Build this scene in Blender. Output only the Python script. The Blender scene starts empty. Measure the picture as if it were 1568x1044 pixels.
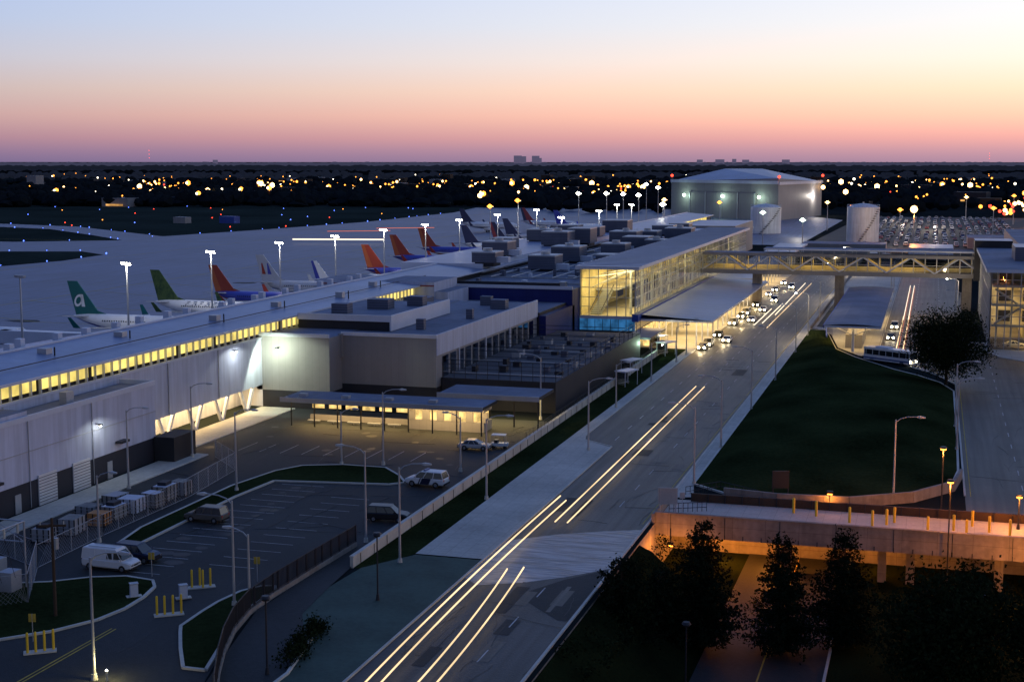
import bpy, math, random
from mathutils import Vector, Matrix
random.seed(7)
R=random.random
def U(a,b): return a+(b-a)*random.random()
scene=bpy.context.scene
scene.view_settings.view_transform='Standard'
scene.view_settings.look='None'
scene.view_settings.exposure=0
# World frame (metres): +Y runs along the terminal, +X across it, z up.
# ---------------------------------------------------------------- materials
MATS={}
def mat(name,col,rough=.8,var=.2,scale=.25,fine=4.0,metal=0,bump=0,bscale=6,col2=None,spec=.3,panel=None,stretch=None,streak=0,haze=None):
    m=bpy.data.materials.new(name); m.use_nodes=True; nt=m.node_tree; N=nt.nodes; L=nt.links
    b=N['Principled BSDF']; b.inputs['Roughness'].default_value=rough; b.inputs['Metallic'].default_value=metal
    b.inputs['Specular IOR Level'].default_value=spec
    if haze: b.inputs['Emission Color'].default_value=tuple(haze)+(1,); b.inputs['Emission Strength'].default_value=1; m.cycles.emission_sampling='NONE'  # aerial haze painted in as a faint glow of the material
    tc=N.new('ShaderNodeTexCoord'); src=tc.outputs['Object']
    if stretch:
        mp=N.new('ShaderNodeMapping'); mp.inputs['Scale'].default_value=stretch; L.new(src,mp.inputs[0]); src=mp.outputs[0]
    n1=N.new('ShaderNodeTexNoise'); n1.inputs['Scale'].default_value=scale; n1.inputs['Detail'].default_value=5
    n2=N.new('ShaderNodeTexNoise'); n2.inputs['Scale'].default_value=fine; n2.inputs['Detail'].default_value=4
    L.new(src,n1.inputs['Vector']); L.new(src,n2.inputs['Vector'])
    ad=N.new('ShaderNodeMath'); ad.operation='ADD'; L.new(n1.outputs['Fac'],ad.inputs[0])
    mu=N.new('ShaderNodeMath'); mu.operation='MULTIPLY'; L.new(n2.outputs['Fac'],mu.inputs[0]); mu.inputs[1].default_value=.5
    L.new(mu.outputs[0],ad.inputs[1])
    mr=N.new('ShaderNodeMapRange'); mr.inputs[1].default_value=.45; mr.inputs[2].default_value=1.05
    L.new(ad.outputs[0],mr.inputs[0])
    mx=N.new('ShaderNodeMixRGB'); 
    c2=col2 if col2 else tuple(min(1,c*(1+var)) for c in col)
    mx.inputs[1].default_value=tuple(c*(1-var) for c in col)+(1,); mx.inputs[2].default_value=tuple(c2)+(1,)
    L.new(mr.outputs[0],mx.inputs[0]); out=mx.outputs[0]
    def mul(o1,o2):
        m2=N.new('ShaderNodeMixRGB'); m2.blend_type='MULTIPLY'; m2.inputs[0].default_value=1; L.new(o1,m2.inputs[1]); L.new(o2,m2.inputs[2]); return m2.outputs[0]
    if streak:   # wear streaks along the traffic direction, or weathering down walls
        mp=N.new('ShaderNodeMapping'); mp.inputs['Scale'].default_value=(1.3,.03,1.3) if streak==1 else (1.2,1.2,.1); L.new(tc.outputs['Object'],mp.inputs[0])
        n4=N.new('ShaderNodeTexNoise'); n4.inputs['Scale'].default_value=1; n4.inputs['Detail'].default_value=3; L.new(mp.outputs[0],n4.inputs['Vector'])
        r4=N.new('ShaderNodeMapRange'); r4.inputs[1].default_value=.35; r4.inputs[2].default_value=.65; r4.inputs[3].default_value=.62 if streak==1 else .84; r4.inputs[4].default_value=1.2 if streak==1 else 1.05; L.new(n4.outputs['Fac'],r4.inputs[0]); out=mul(out,r4.outputs[0])
    if panel:
        sx,sz=panel[:2]; ct=panel[2] if len(panel)>2 else .6
        sep=N.new('ShaderNodeSeparateXYZ'); L.new(tc.outputs['Object'],sep.inputs[0])
        cb=N.new('ShaderNodeCombineXYZ')
        if len(panel)>3: L.new(sep.outputs[0],cb.inputs[0]); L.new(sep.outputs[1],cb.inputs[1])
        else:
            a=N.new('ShaderNodeMath'); a.operation='ADD'; L.new(sep.outputs[0],a.inputs[0]); L.new(sep.outputs[1],a.inputs[1])
            L.new(a.outputs[0],cb.inputs[0]); L.new(sep.outputs[2],cb.inputs[1])
        br=N.new('ShaderNodeTexBrick'); br.offset=0; br.inputs['Scale'].default_value=1; br.inputs['Brick Width'].default_value=sx; br.inputs['Row Height'].default_value=sz
        br.inputs['Mortar Size'].default_value=.025 if sx<20 else .05; br.inputs['Color1'].default_value=(1,1,1,1); br.inputs['Color2'].default_value=(.93,.93,.93,1); br.inputs['Mortar'].default_value=(ct,ct,ct,1)
        L.new(cb.outputs[0],br.inputs['Vector']); out=mul(out,br.outputs['Color'])
    L.new(out,b.inputs['Base Color'])
    if bump:
        n3=N.new('ShaderNodeTexNoise'); n3.inputs['Scale'].default_value=bscale; n3.inputs['Detail'].default_value=5
        L.new(src,n3.inputs['Vector'])
        bp=N.new('ShaderNodeBump'); bp.inputs['Strength'].default_value=bump; bp.inputs['Distance'].default_value=.1
        L.new(n3.outputs['Fac'],bp.inputs['Height']); L.new(bp.outputs[0],b.inputs['Normal'])
    MATS[name]=m; return m
def emat(name,col,st,sample=True,vary=0,vs=.3):
    m=bpy.data.materials.new(name); m.use_nodes=True; nt=m.node_tree; nt.nodes.clear()
    e=nt.nodes.new('ShaderNodeEmission'); o=nt.nodes.new('ShaderNodeOutputMaterial'); nt.links.new(e.outputs[0],o.inputs[0])
    e.inputs[0].default_value=tuple(col)+(1,); e.inputs[1].default_value=st
    if vary:
        tc=nt.nodes.new('ShaderNodeTexCoord'); n=nt.nodes.new('ShaderNodeTexNoise'); n.inputs['Scale'].default_value=vs; n.inputs['Detail'].default_value=3
        nt.links.new(tc.outputs['Object'],n.inputs['Vector'])
        r=nt.nodes.new('ShaderNodeMapRange'); r.inputs[1].default_value=.35; r.inputs[2].default_value=.65; r.inputs[3].default_value=st*(1-vary); r.inputs[4].default_value=st*(1+vary)
        nt.links.new(n.outputs['Fac'],r.inputs[0]); nt.links.new(r.outputs[0],e.inputs[1])
    if not sample: m.cycles.emission_sampling='NONE'
    MATS[name]=m; return m
def glass(name,tint,transp=.75,rough=.03):
    m=bpy.data.materials.new(name); m.use_nodes=True; nt=m.node_tree; nt.nodes.clear(); N=nt.nodes; L=nt.links
    o=N.new('ShaderNodeOutputMaterial'); t=N.new('ShaderNodeBsdfTransparent'); g=N.new('ShaderNodeBsdfGlossy'); mx=N.new('ShaderNodeMixShader')
    t.inputs[0].default_value=tuple(tint)+(1,); g.inputs['Roughness'].default_value=rough; g.inputs[0].default_value=(.8,.85,.9,1)
    lw=N.new('ShaderNodeLayerWeight'); lw.inputs[0].default_value=.3
    mr=N.new('ShaderNodeMapRange'); mr.inputs[3].default_value=1-transp; mr.inputs[4].default_value=1
    L.new(lw.outputs['Fresnel'],mr.inputs[0]); L.new(mr.outputs[0],mx.inputs[0]); L.new(t.outputs[0],mx.inputs[1]); L.new(g.outputs[0],mx.inputs[2]); L.new(mx.outputs[0],o.inputs[0])
    MATS[name]=m; return m
mat('ground_far',(.02,.025,.025),1,.4,.004,.05,spec=0)
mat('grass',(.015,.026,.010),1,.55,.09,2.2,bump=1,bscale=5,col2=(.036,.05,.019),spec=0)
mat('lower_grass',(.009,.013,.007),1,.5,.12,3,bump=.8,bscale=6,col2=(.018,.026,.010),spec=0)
mat('airfield_grass',(.03,.04,.034),1,.4,.012,.3,spec=0)
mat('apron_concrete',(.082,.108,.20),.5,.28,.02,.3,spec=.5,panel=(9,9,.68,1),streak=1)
mat('asphalt_dark',(.026,.030,.032),.75,.45,.06,2,bump=.3,bscale=9)
mat('asphalt_road',(.078,.074,.065),.55,.38,.1,2.5,bump=.3,spec=.4,streak=1)
mat('asphalt_near',(.036,.038,.041),.55,.45,.12,2.5,bump=.35,spec=.45,streak=1)
mat('asphalt_green',(.042,.078,.063),.8,.35,.2,2,bump=.2)
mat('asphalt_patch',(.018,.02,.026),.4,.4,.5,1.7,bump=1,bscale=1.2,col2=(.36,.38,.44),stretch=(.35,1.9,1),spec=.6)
mat('tar',(.016,.016,.018),.5,.2)
mat('concrete_walk',(.46,.455,.41),.8,.28,.1,2.5,panel=(1.8,1.8,.68,1))
mat('kerb',(.5,.49,.44),.8,.2,.3,3)
mat('concrete_wall',(.26,.235,.21),.85,.35,.3,2,panel=(3.6,5),streak=2)
mat('line_white',(.45,.45,.45),.7,.45,.8,6)
mat('line_yellow',(.42,.31,.05),.7,.35,.8,6)
mat('wall_white',(.52,.56,.69),.5,.07,.08,1,panel=(2.4,30,.8),streak=2)
mat('wall_grey',(.265,.26,.265),.55,.08,.1,1,panel=(1.2,30,.82))
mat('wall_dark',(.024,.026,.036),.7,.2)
mat('wall_navy',(.01,.018,.14),.5,.15,panel=(1.5,1.5))
mat('roof_metal',(.25,.30,.44),.4,.22,.06,.6,metal=.2,panel=(60,.6,.7,1))
mat('roof_membrane',(.165,.19,.26),.75,.35,.08,.7,panel=(3,12,.82,1))
mat('roof_dark',(.055,.06,.075),.8,.3,.1,.8)
mat('white_metal',(.56,.6,.69),.4,.1)
mat('steel',(.4,.42,.45),.45,.15,metal=.4)
mat('steel_dark',(.03,.032,.04),.5,.2,metal=.3)
mat('louvre',(.11,.125,.175),.5,.2,panel=(30,.45,.4))
mat('red_trim',(.25,.04,.04),.6,.1)
mat('blue_trim',(.03,.07,.32),.5,.1)
mat('interior_wall',(.74,.64,.36),.8,.25,.3,1,panel=(3,3.5,.45))
mat('interior_floor',(.35,.32,.26),.4,.1)
mat('tank_white',(.62,.65,.7),.5,.1,.15,1,panel=(6,2.4,.8),streak=2)
mat('brown_board',(.06,.038,.025),.8,.2)
mat('yellow_paint',(.75,.5,.04),.5,.1)
mat('orange_paint',(.5,.22,.07),.6,.15)
mat('crate_wood',(.26,.25,.23),.8,.3,1,4)
mat('rubber',(.015,.015,.016),.8,.2)
mat('chrome',(.5,.5,.52),.25,.1,metal=.8)
mat('bark',(.04,.03,.022),.95,.3,2,8)
mat('leaf',(.009,.016,.007),.95,.5,.6,2,col2=(.022,.034,.013),spec=.02)
mat('needle',(.007,.013,.007),.95,.5,.6,2,col2=(.015,.024,.012),spec=.02)
mat('distant_foliage',(.012,.016,.019),1,.5,.01,.2,spec=0)
mat('mid_foliage_haze',(.016,.02,.025),1,.2,.003,.05,spec=0,haze=(.007,.009,.017))  # here to skyline: distance haze painted into tint and glow
mat('far_foliage_haze',(.03,.03,.04),1,.1,.001,.01,spec=0,haze=(.04,.043,.08))
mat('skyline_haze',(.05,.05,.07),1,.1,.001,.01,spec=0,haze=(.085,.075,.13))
for n,c in dict(p_white=(.78,.8,.83),p_teal=(.0,.12,.12),p_green=(.03,.13,.06),p_red=(.30,.04,.02),p_orange=(.42,.10,.03),p_blue=(.04,.06,.38),p_silver=(.40,.43,.5),p_navy=(.02,.03,.09),p_darkred=(.3,.04,.05),p_grey=(.12,.15,.22),
      c_white=(.7,.7,.7),c_black=(.012,.013,.016),c_tan=(.12,.105,.09),c_silver=(.4,.41,.43),c_red=(.35,.03,.02),c_blue=(.03,.06,.2),c_navy=(.007,.012,.04)).items():
    mat(n,c,.3 if n[0]=='c' else .35,.06,1,5,spec=.6)
mat('p_leafy',(.01,.05,.03),.4,.1,.9,3,col2=(.10,.16,.05))
mat('car_glass',(.015,.02,.025),.08,.1,spec=.8)
emat('win_warm',(1,.76,.2),1.15,True,.35,.25)
emat('win_warm_far',(1,.5,.14),.8,False,.5,.1)
emat('ceiling_light',(1,.82,.42),6)
emat('booth_light',(1,.66,.22),1.1,True,.5,.8)
emat('lamp_white',(1,.95,.78),40,False)
emat('lamp_cool',(.85,.95,1),30,False)
emat('lamp_green',(.7,1,.75),10,False)
emat('lamp_orange',(1,.3,.035),7,False)
emat('far_orange',(1,.34,.045),4,False)
emat('far_amber',(1,.55,.2),8,False)
emat('far_white',(1,.88,.65),6,False)
emat('far_red',(1,.06,.03),4,False)
emat('far_blue',(.1,.2,1),4,False)
emat('head_light',(1,.85,.55),45,False)
emat('tail_light',(1,.05,.02),6,False)
emat('trail_warm',(1,.72,.4),1.5,False,.4,.05)
emat('trail_red',(1,.25,.15),.8,False)
emat('trail_white',(1,.85,.65),1.6,False)
emat('blue_window',(.05,.25,.6),.4,False,.5,.5)
glass('clear_glass',(.93,.9,.8),.9)
glass('dark_glass',(.35,.42,.55),.75)
# ---------------------------------------------------------------- mesh builder
class MB:
    def __init__(s): s.v=[];s.f=[];s.mi=[];s.m=[];s.sm=[]
    def k(s,m):
        if m not in s.m: s.m.append(m)
        return s.m.index(m)
    def add(s,vs,fs,m,smooth=False):
        o=len(s.v); s.v+=[tuple(p) for p in vs]; k=s.k(m)
        for f in fs: s.f.append(tuple(i+o for i in f)); s.mi.append(k); s.sm.append(smooth)
    def box(s,x0,x1,y0,y1,z0,z1,m,top=None):
        v=[(x0,y0,z0),(x1,y0,z0),(x1,y1,z0),(x0,y1,z0),(x0,y0,z1),(x1,y0,z1),(x1,y1,z1),(x0,y1,z1)]
        s.add(v,[(0,3,2,1),(0,1,5,4),(1,2,6,5),(2,3,7,6),(3,0,4,7)],m)
        s.add(v[4:],[(0,1,2,3)],top or m)
    def obox(s,c,dx,dy,dz,ang,m):
        ca,sa=math.cos(ang),math.sin(ang); x,y,z=c
        v=[]
        for zz in (z,z+dz):
            for a,b in ((-1,-1),(1,-1),(1,1),(-1,1)):
                px,py=a*dx/2,b*dy/2; v.append((x+px*ca-py*sa,y+px*sa+py*ca,zz))
        s.add(v,[(0,3,2,1),(0,1,5,4),(1,2,6,5),(2,3,7,6),(3,0,4,7),(4,5,6,7)],m)
    def prism(s,pts,z0,z1,m,top=None):
        n=len(pts); v=[(p[0],p[1],z0) for p in pts]+[(p[0],p[1],z1) for p in pts]
        s.add(v,[(i,(i+1)%n,n+(i+1)%n,n+i) for i in range(n)],m)
        ar=sum(pts[i][0]*pts[(i+1)%n][1]-pts[(i+1)%n][0]*pts[i][1] for i in range(n))
        t=v[n:]; s.add(t if ar>0 else t[::-1],[tuple(range(n))],top or m)
    def poly(s,pts,z,m):
        n=len(pts); ar=sum(pts[i][0]*pts[(i+1)%n][1]-pts[(i+1)%n][0]*pts[i][1] for i in range(n))
        v=[(p[0],p[1],z) for p in (pts if ar>0 else pts[::-1])]; s.add(v,[tuple(range(n))],m)
    def rect(s,x0,x1,y0,y1,z,m): s.poly([(x0,y0),(x1,y0),(x1,y1),(x0,y1)],z,m)
    def tube(s,a,b,r0,r1,m,n=6,cap=True,smooth=True):
        a=Vector(a);b=Vector(b);d=(b-a)
        if d.length<1e-6: return
        q=d.to_track_quat('Z','Y'); v=[]
        for p,r in ((a,r0),(b,r1)):
            for i in range(n):
                t=2*math.pi*i/n; v.append(p+q@Vector((r*math.cos(t),r*math.sin(t),0)))
        s.add(v,[(i,(i+1)%n,n+(i+1)%n,n+i) for i in range(n)],m,smooth)
        if cap: s.add(v[:n][::-1],[tuple(range(n))],m); s.add(v[n:],[tuple(range(n))],m)
    def wall(s,pts,w,z0,z1,m):
        for (x0,y0),(x1,y1) in zip(pts,pts[1:]):
            L=math.hypot(x1-x0,y1-y0); s.obox(((x0+x1)/2,(y0+y1)/2,z0),L,w,z1-z0,math.atan2(y1-y0,x1-x0),m)
    def ball(s,c,r,m,n=6,rz=None):
        rz=rz or r; v=[(c[0],c[1],c[2]-rz)];rings=max(2,n//2)
        for j in range(1,rings):
            ph=math.pi*j/rings
            for i in range(n): v.append((c[0]+r*math.sin(ph)*math.cos(2*math.pi*i/n),c[1]+r*math.sin(ph)*math.sin(2*math.pi*i/n),c[2]-rz*math.cos(ph)))
        v.append((c[0],c[1],c[2]+rz)); f=[]
        for i in range(n): f.append((0,1+(i+1)%n,1+i))
        for j in range(rings-2):
            for i in range(n): f.append((1+j*n+i,1+j*n+(i+1)%n,1+(j+1)*n+(i+1)%n,1+(j+1)*n+i))
        o=1+(rings-2)*n; t=len(v)-1
        for i in range(n): f.append((o+i,o+(i+1)%n,t))
        s.add(v,f,m,True)
    def loft(s,rings,m,smooth=True,caps=True):
        n=len(rings[0]); v=[p for r in rings for p in r]; f=[]
        for j in range(len(rings)-1):
            for i in range(n): f.append((j*n+i,j*n+(i+1)%n,(j+1)*n+(i+1)%n,(j+1)*n+i))
        s.add(v,f,m,smooth)
        if caps: s.add(rings[0][::-1],[tuple(range(n))],m); s.add(rings[-1],[tuple(range(n))],m)
    def mesh(s,name):
        me=bpy.data.meshes.new(name); me.from_pydata(s.v,[],s.f)
        for m in s.m: me.materials.append(MATS[m])
        me.polygons.foreach_set('material_index',s.mi); me.polygons.foreach_set('use_smooth',s.sm)
        me.update(); return me
    def build(s,name,loc=(0,0,0),rot=0,sc=1):
        return place(s.mesh(name),name,loc,rot,sc)
def place(me,name,loc=(0,0,0),rot=0,sc=1):
    o=bpy.data.objects.new(name,me); o.location=loc; o.rotation_euler=(0,0,rot)
    o.scale=(sc,sc,sc) if not isinstance(sc,tuple) else sc
    scene.collection.objects.link(o); return o
def light(name,kind,loc,power,col,size=1,sy=None,rot=(0,0,0),soft=.3):
    l=bpy.data.lights.new(name,kind); l.energy=power; l.color=col
    if kind=='AREA':
        l.size=size
        if sy: l.shape='RECTANGLE'; l.size_y=sy
    elif kind in('POINT','SPOT'): l.shadow_soft_size=soft
    o=bpy.data.objects.new(name,l); o.location=loc; o.rotation_euler=rot; scene.collection.objects.link(o); return o
WARM=(1,.64,.25); ORG=(1,.30,.04)
# ---------------------------------------------------------------- ground
g=MB(); xs=[-60000,-28.7,90,60000]; ys=[-60000,30,164.8,60000]
for i in range(3):
    for j in range(3):
        if i==1 and j==1: continue
        g.rect(xs[i],xs[i+1],ys[j],ys[j+1],0,'ground_far')
X0,X1,Y0,Y1=-28.7,90,30,164.8
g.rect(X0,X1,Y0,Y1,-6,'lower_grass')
g.add([(X0,Y0,0),(X1,Y0,0),(X1,Y0,-6),(X0,Y0,-6)],[(0,1,2,3)],'concrete_wall')
g.add([(X0,Y1,0),(X1,Y1,0),(X1,Y1,-6),(X0,Y1,-6)],[(0,1,2,3)],'concrete_wall')
g.add([(X0,Y0,0),(X0,Y1,0),(X0,Y1,-6),(X0,Y0,-6)],[(0,1,2,3)],'concrete_wall')
g.add([(X1,Y0,0),(X1,Y1,0),(X1,Y1,-6),(X1,Y0,-6)],[(0,1,2,3)],'concrete_wall')
bank=[]
for y in range(30,147,3): bank.append([(-28.65,y,-.15),(-27.2,y,-.9+U(-.2,.2)),(-25,y,-2.6+U(-.3,.3)),(-22.6,y,-4.6+U(-.3,.3)),(-20,y,-5.95)])
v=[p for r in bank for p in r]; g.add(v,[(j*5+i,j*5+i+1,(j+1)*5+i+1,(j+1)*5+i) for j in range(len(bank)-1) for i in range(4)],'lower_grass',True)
g.build('ground')
g=MB()
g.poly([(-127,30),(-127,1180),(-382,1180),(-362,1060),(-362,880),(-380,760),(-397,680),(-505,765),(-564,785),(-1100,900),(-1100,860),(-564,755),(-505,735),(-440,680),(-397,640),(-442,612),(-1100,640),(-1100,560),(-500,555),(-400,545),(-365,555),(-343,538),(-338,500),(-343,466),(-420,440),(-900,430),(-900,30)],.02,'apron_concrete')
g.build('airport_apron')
g=MB(); g.poly([(-362,1060),(-362,880),(-380,760),(-397,680),(-505,765),(-564,785),(-1100,900),(-1100,1150),(-600,1180),(-382,1180)],.02,'airfield_grass')
g.poly([(-500,553),(-400,543),(-367,553),(-345,537),(-340,500),(-345,468),(-420,442),(-900,433),(-900,560)],.02,'airfield_grass')
g.poly([(-1100,642),(-444,615),(-402,642),(-445,681),(-507,733),(-566,752),(-1100,855)],.02,'airfield_grass'); g.build('airfield_grass')
g=MB()
for (a,b,c,d) in [(-330,60,-330,1150),(-250,60,-250,1100),(-330,640,-1000,600)]: g.wall([(a,b),(c,d)],.4,.03,.04,'line_yellow')
for y in range(240,660,33): g.wall([(-250,y+14),(-215,y),(-150,y)],.3,.03,.04,'line_yellow')
g.build('taxiway_marking')
g=MB(); random.seed(66)   # tyre and oil darkened stand areas
for i in range(60):
    x,y=U(-225,-140),U(230,680); r=U(2,7)
    g.poly([(x+r*1.6*U(.7,1.1)*math.cos(a*.63),y+r*U(.5,1.0)*math.sin(a*.63)) for a in range(10)],.024+i*.00008,'asphalt_dark' if i%3==0 else 'apron_concrete')
g.build('apron_stains')
# parking lot
g=MB(); g.poly([(-98.8,60),(-98.8,172),(-104.8,172),(-104.8,209.8),(-54.3,209.8),(-54.3,127),(-57,118),(-57.6,111),(-54.8,101),(-50,85),(-50,60)],.02,'asphalt_dark'); g.build('parking_lot')
g=MB()
for i in range(16): g.rect(-77,-71.3,119.5+2.8*i,119.6+2.8*i,.04,'line_white')
for i in range(11): g.rect(-68.3,-63.4,124+3*i,124.1+3*i,.04,'line_white')
g.rect(-66.5,-66.35,60,104,.04,'line_yellow'); g.rect(-66.9,-66.75,60,104,.04,'line_yellow')
for i in range(9): g.rect(-92+3.2*i,-91.9+3.2*i,176,182,.04,'line_white')
g.build('parking_bay_markings')
def crackset(name,x0,x1,y0,y1,n,z,w=.05,m='tar',ln=8):
    g=MB()
    for i in range(n):
        x,y=U(x0,x1),U(y0,y1); a=random.choice([0,math.pi/2,math.pi/2])+U(-.12,.12); P=[(x,y)]
        for q in range(int(U(3,ln))):
            a+=U(-.16,.16); x+=math.cos(a)*.9;y+=math.sin(a)*.9
            if not(x0<x<x1 and y0<y<y1): break
            P.append((x,y))
        if len(P)>1: g.wall(P,w,z,z+.002+.0003*i,m)
    g.build(name)
crackset('asphalt_cracks',-98,-56,125,205,90,.035,.06,ln=14)
crackset('asphalt_cracks',-75,-58,92,125,14,.035,.05)
g=MB(); random.seed(77)
for i in range(40):
    x,y=(U(-76,-72),119.5+2.8*int(U(0,15))+1.4) if i%2 else (U(-97,-58),U(175,198)); r=U(.4,1.1)
    g.poly([(x+r*U(.7,1.1)*math.cos(a*.7),y+r*U(.7,1.1)*math.sin(a*.7)) for a in range(9)],.036+i*.0001,'tar')
g.build('oil_stains')
def grassbed(name,pts,h=.16,m='grass'):
    b=MB(); b.prism(pts,0,h,'kerb',m); o=b.build(name)
    c=MB(); q=pts+[pts[0]]; c.wall(q,.3,.02,h+.04,'kerb'); 
    k=place(c.mesh('kerb'),'kerb'); k.parent=o
    return o
grassbed('grass_verge',[(-90,90),(-80,93),(-74.7,98),(-71.2,101.7),(-69.2,105.5),(-68.6,109),(-68.8,112.5),(-69.5,115.6),(-70.7,117.3),(-73.9,117.8),(-77.0,116.5),(-80,114),(-84.5,112),(-90,110)])
grassbed('grass_verge',[(-60.5,104.5),(-61.3,106),(-61.5,110),(-61.5,113),(-61,116.6),(-59.8,118.6),(-58.6,119),(-57.9,117),(-58.0,111),(-55.4,101.8),(-54,97),(-56,97),(-58.5,101)])
grassbed('grass_verge',[(-81.2,128),(-82.4,134.6),(-82.4,155.8),(-81,165),(-79,169),(-74,171),(-68,171),(-64.5,167),(-62.4,163.5),(-64,162),(-78.6,159.8),(-79.3,150.7),(-79,128)])
g=MB(); g.poly([(-54,127),(-54,300),(-49.9,300),(-49.9,133.5),(-52.5,127)],.06,'grass'); g.build('grass_strip')
g=MB(); g.rect(-98.7,-94.5,60,172,.14,'concrete_walk'); g.rect(-104.7,-98.9,172.2,209,.14,'concrete_walk'); g.wall([(-94.5,60),(-94.5,172),(-98.8,172.3),(-98.8,209)],.2,.02,.15,'kerb'); g.build('building_pavement')
# main road
g=MB()
g.poly([(-42.5,40),(-29.4,40),(-29.4,134),(-42.5,134)],.03,'asphalt_near')
g.poly([(-42.5,134),(-29.4,134),(-29.4,620),(-48,620),(-48,200),(-47.4,197),(-42.5,193)],.03,'asphalt_road'); g.build('main_road')
g=MB()
for y in range(60,300,9): 
    if not 126<y<152: g.rect(-34.1,-33.98,y,y+3,.05,'line_white')
for y in range(198,600,9): g.rect(-43.2,-43.06,y,y+3,.05,'line_white'); g.rect(-38.6,-38.46,y,y+3,.05,'line_white')
for y in range(300,600,9): g.rect(-34.1,-33.98,y,y+3,.05,'line_white')
g.rect(-29.95,-29.83,152,600,.05,'line_yellow'); g.build('road_markings')
g=MB(); g.poly([(-42.4,127),(-40.5,125),(-36.5,127),(-33,130),(-29.5,134),(-29.5,149.5),(-33,148),(-38,145),(-42.4,141)],.04,'asphalt_patch')
g.poly([(-36,123),(-30.5,117),(-29.6,117),(-29.6,133.6),(-33,129)],.042,'asphalt_dark')
random.seed(19)
for i in range(34):
    x=U(-42,-31);y=U(150,290);w=U(.3,2.4);l=U(1,9)
    if i<14 : y=U(95,121); w=U(.3,1.4)
    g.rect(x,min(x+w,-29.6),y,y+l,.044+.0004*i,random.choice(['asphalt_dark','asphalt_road','asphalt_near']))
g.build('road_repair_patch')
crackset('asphalt_cracks',-42.3,-29.6,92,124,24,.062,.05,ln=9)
crackset('asphalt_cracks',-42.3,-29.6,151,290,80,.062,.05,ln=9)
g=MB(); g.poly([(-49.8,133.3),(-49.8,300),(-48,300),(-48,199.5),(-47.2,196.6),(-42.6,192.6),(-42.6,133.3)],.14,'concrete_walk')
g.wall([(-42.5,40),(-42.5,193),(-47.4,197),(-48,200),(-48,600)],.22,.02,.17,'kerb'); g.build('pavement')
g=MB(); g.poly([(-42.7,60),(-42.7,133),(-49.7,133),(-53.2,127),(-54,115),(-51.5,104),(-49,96),(-46,60)],.12,'asphalt_green'); g.build('footpath')
g=MB(); g.poly([(-48.3,60),(-47.6,98),(-49.2,105),(-52.6,112),(-53.6,120),(-54.2,127),(-56.5,127),(-57,112),(-54.3,101),(-52,92),(-52,60)],.15,'asphalt_dark'); g.wall([(-48,60),(-47.4,98),(-49.0,106)],.25,.1,.3,'kerb'); g.build('footpath')
g=MB(); g.poly([(-29.3,164.8),(-29.3,600),(-27.6,600),(-27.6,173),(-26.5,166)],.14,'concrete_walk'); g.wall([(-29.3,40),(-29.3,600)],.24,.02,.18,'kerb'); g.build('pavement')
g=MB(); g.wall([(-54.2,127),(-54.2,300)],.35,0,1.1,'kerb'); g.wall([(-54.2,127),(-54.2,300)],.45,1.1,1.22,'kerb')
for i in range(56): g.tube((-54.2,190+2*i,1.1),(-54.2,190+2*i,2.1),.03,.03,'steel_dark',5)
for z in (1.5,1.8,2.1): g.tube((-54.2,190,z),(-54.2,300,z),.025,.025,'steel_dark',4)
for i in range(48): g.box(-54.0,-53.96,128.8+3.6*i,128.86+3.6*i,.05,1.1,'steel_dark')
g.build('retaining_wall')
pts=[(-56.9,134.5),(-57.2,125),(-57.4,116),(-57.2,110.9),(-56.2,106),(-54.5,101),(-52.6,96.5),(-50,91),(-46,84)]
g=MB(); g.wall(pts,.3,0,.5,'concrete_wall')
for (a,b) in zip(pts,pts[1:]):
    L=math.hypot(b[0]-a[0],b[1]-a[1]); n=int(L/.25)
    for z in (.6,2.3): g.tube((a[0],a[1],z),(b[0],b[1],z),.06,.06,'steel_dark',4)
    for i in range(n):
        t=i/n; x=a[0]+(b[0]-a[0])*t; y=a[1]+(b[1]-a[1])*t; r=.09 if i%8==0 else .045
        g.tube((x,y,.4),(x,y,2.35),r,r,'steel_dark',4,False)
g.build('black_railing')
# hill
pts=[(-27.6,173),(-22,168),(-16.6,166.4),(-8.4,167),(-1.1,172),(3.0,179.3),(4.1,190),(4.3,215),(4.3,257.5),(2.1,266.8),(-2,275),(-6.3,281.3),(-14.5,297.1),(-19.3,309.5),(-22.3,332.5),(-24,344),(-27.6,344),(-27.6,260),(-27.6,215)]
g=MB(); rings=[]; c=(-12,232)
for sc_,z in ((1,.15),(.93,.5),(.8,1.2),(.6,1.9),(.35,2.3),(.1,2.5)):
    rings.append([(c[0]+(p[0]-c[0])*sc_,c[1]+(p[1]-c[1])*sc_,z+U(-.04,.04)*(z>.2)) for p in pts])
g.loft(rings,'grass',caps=True); g.wall(pts+[pts[0]],.3,0,.22,'kerb'); g.build('grass_hill')
g=MB(); g.wall([(-23,167),(-16.6,165.8),(-8.4,166.4),(-1.3,171.2),(3.4,178.6),(4.4,186)],.35,0,1.3,'concrete_wall'); g.build('retaining_wall')
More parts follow.
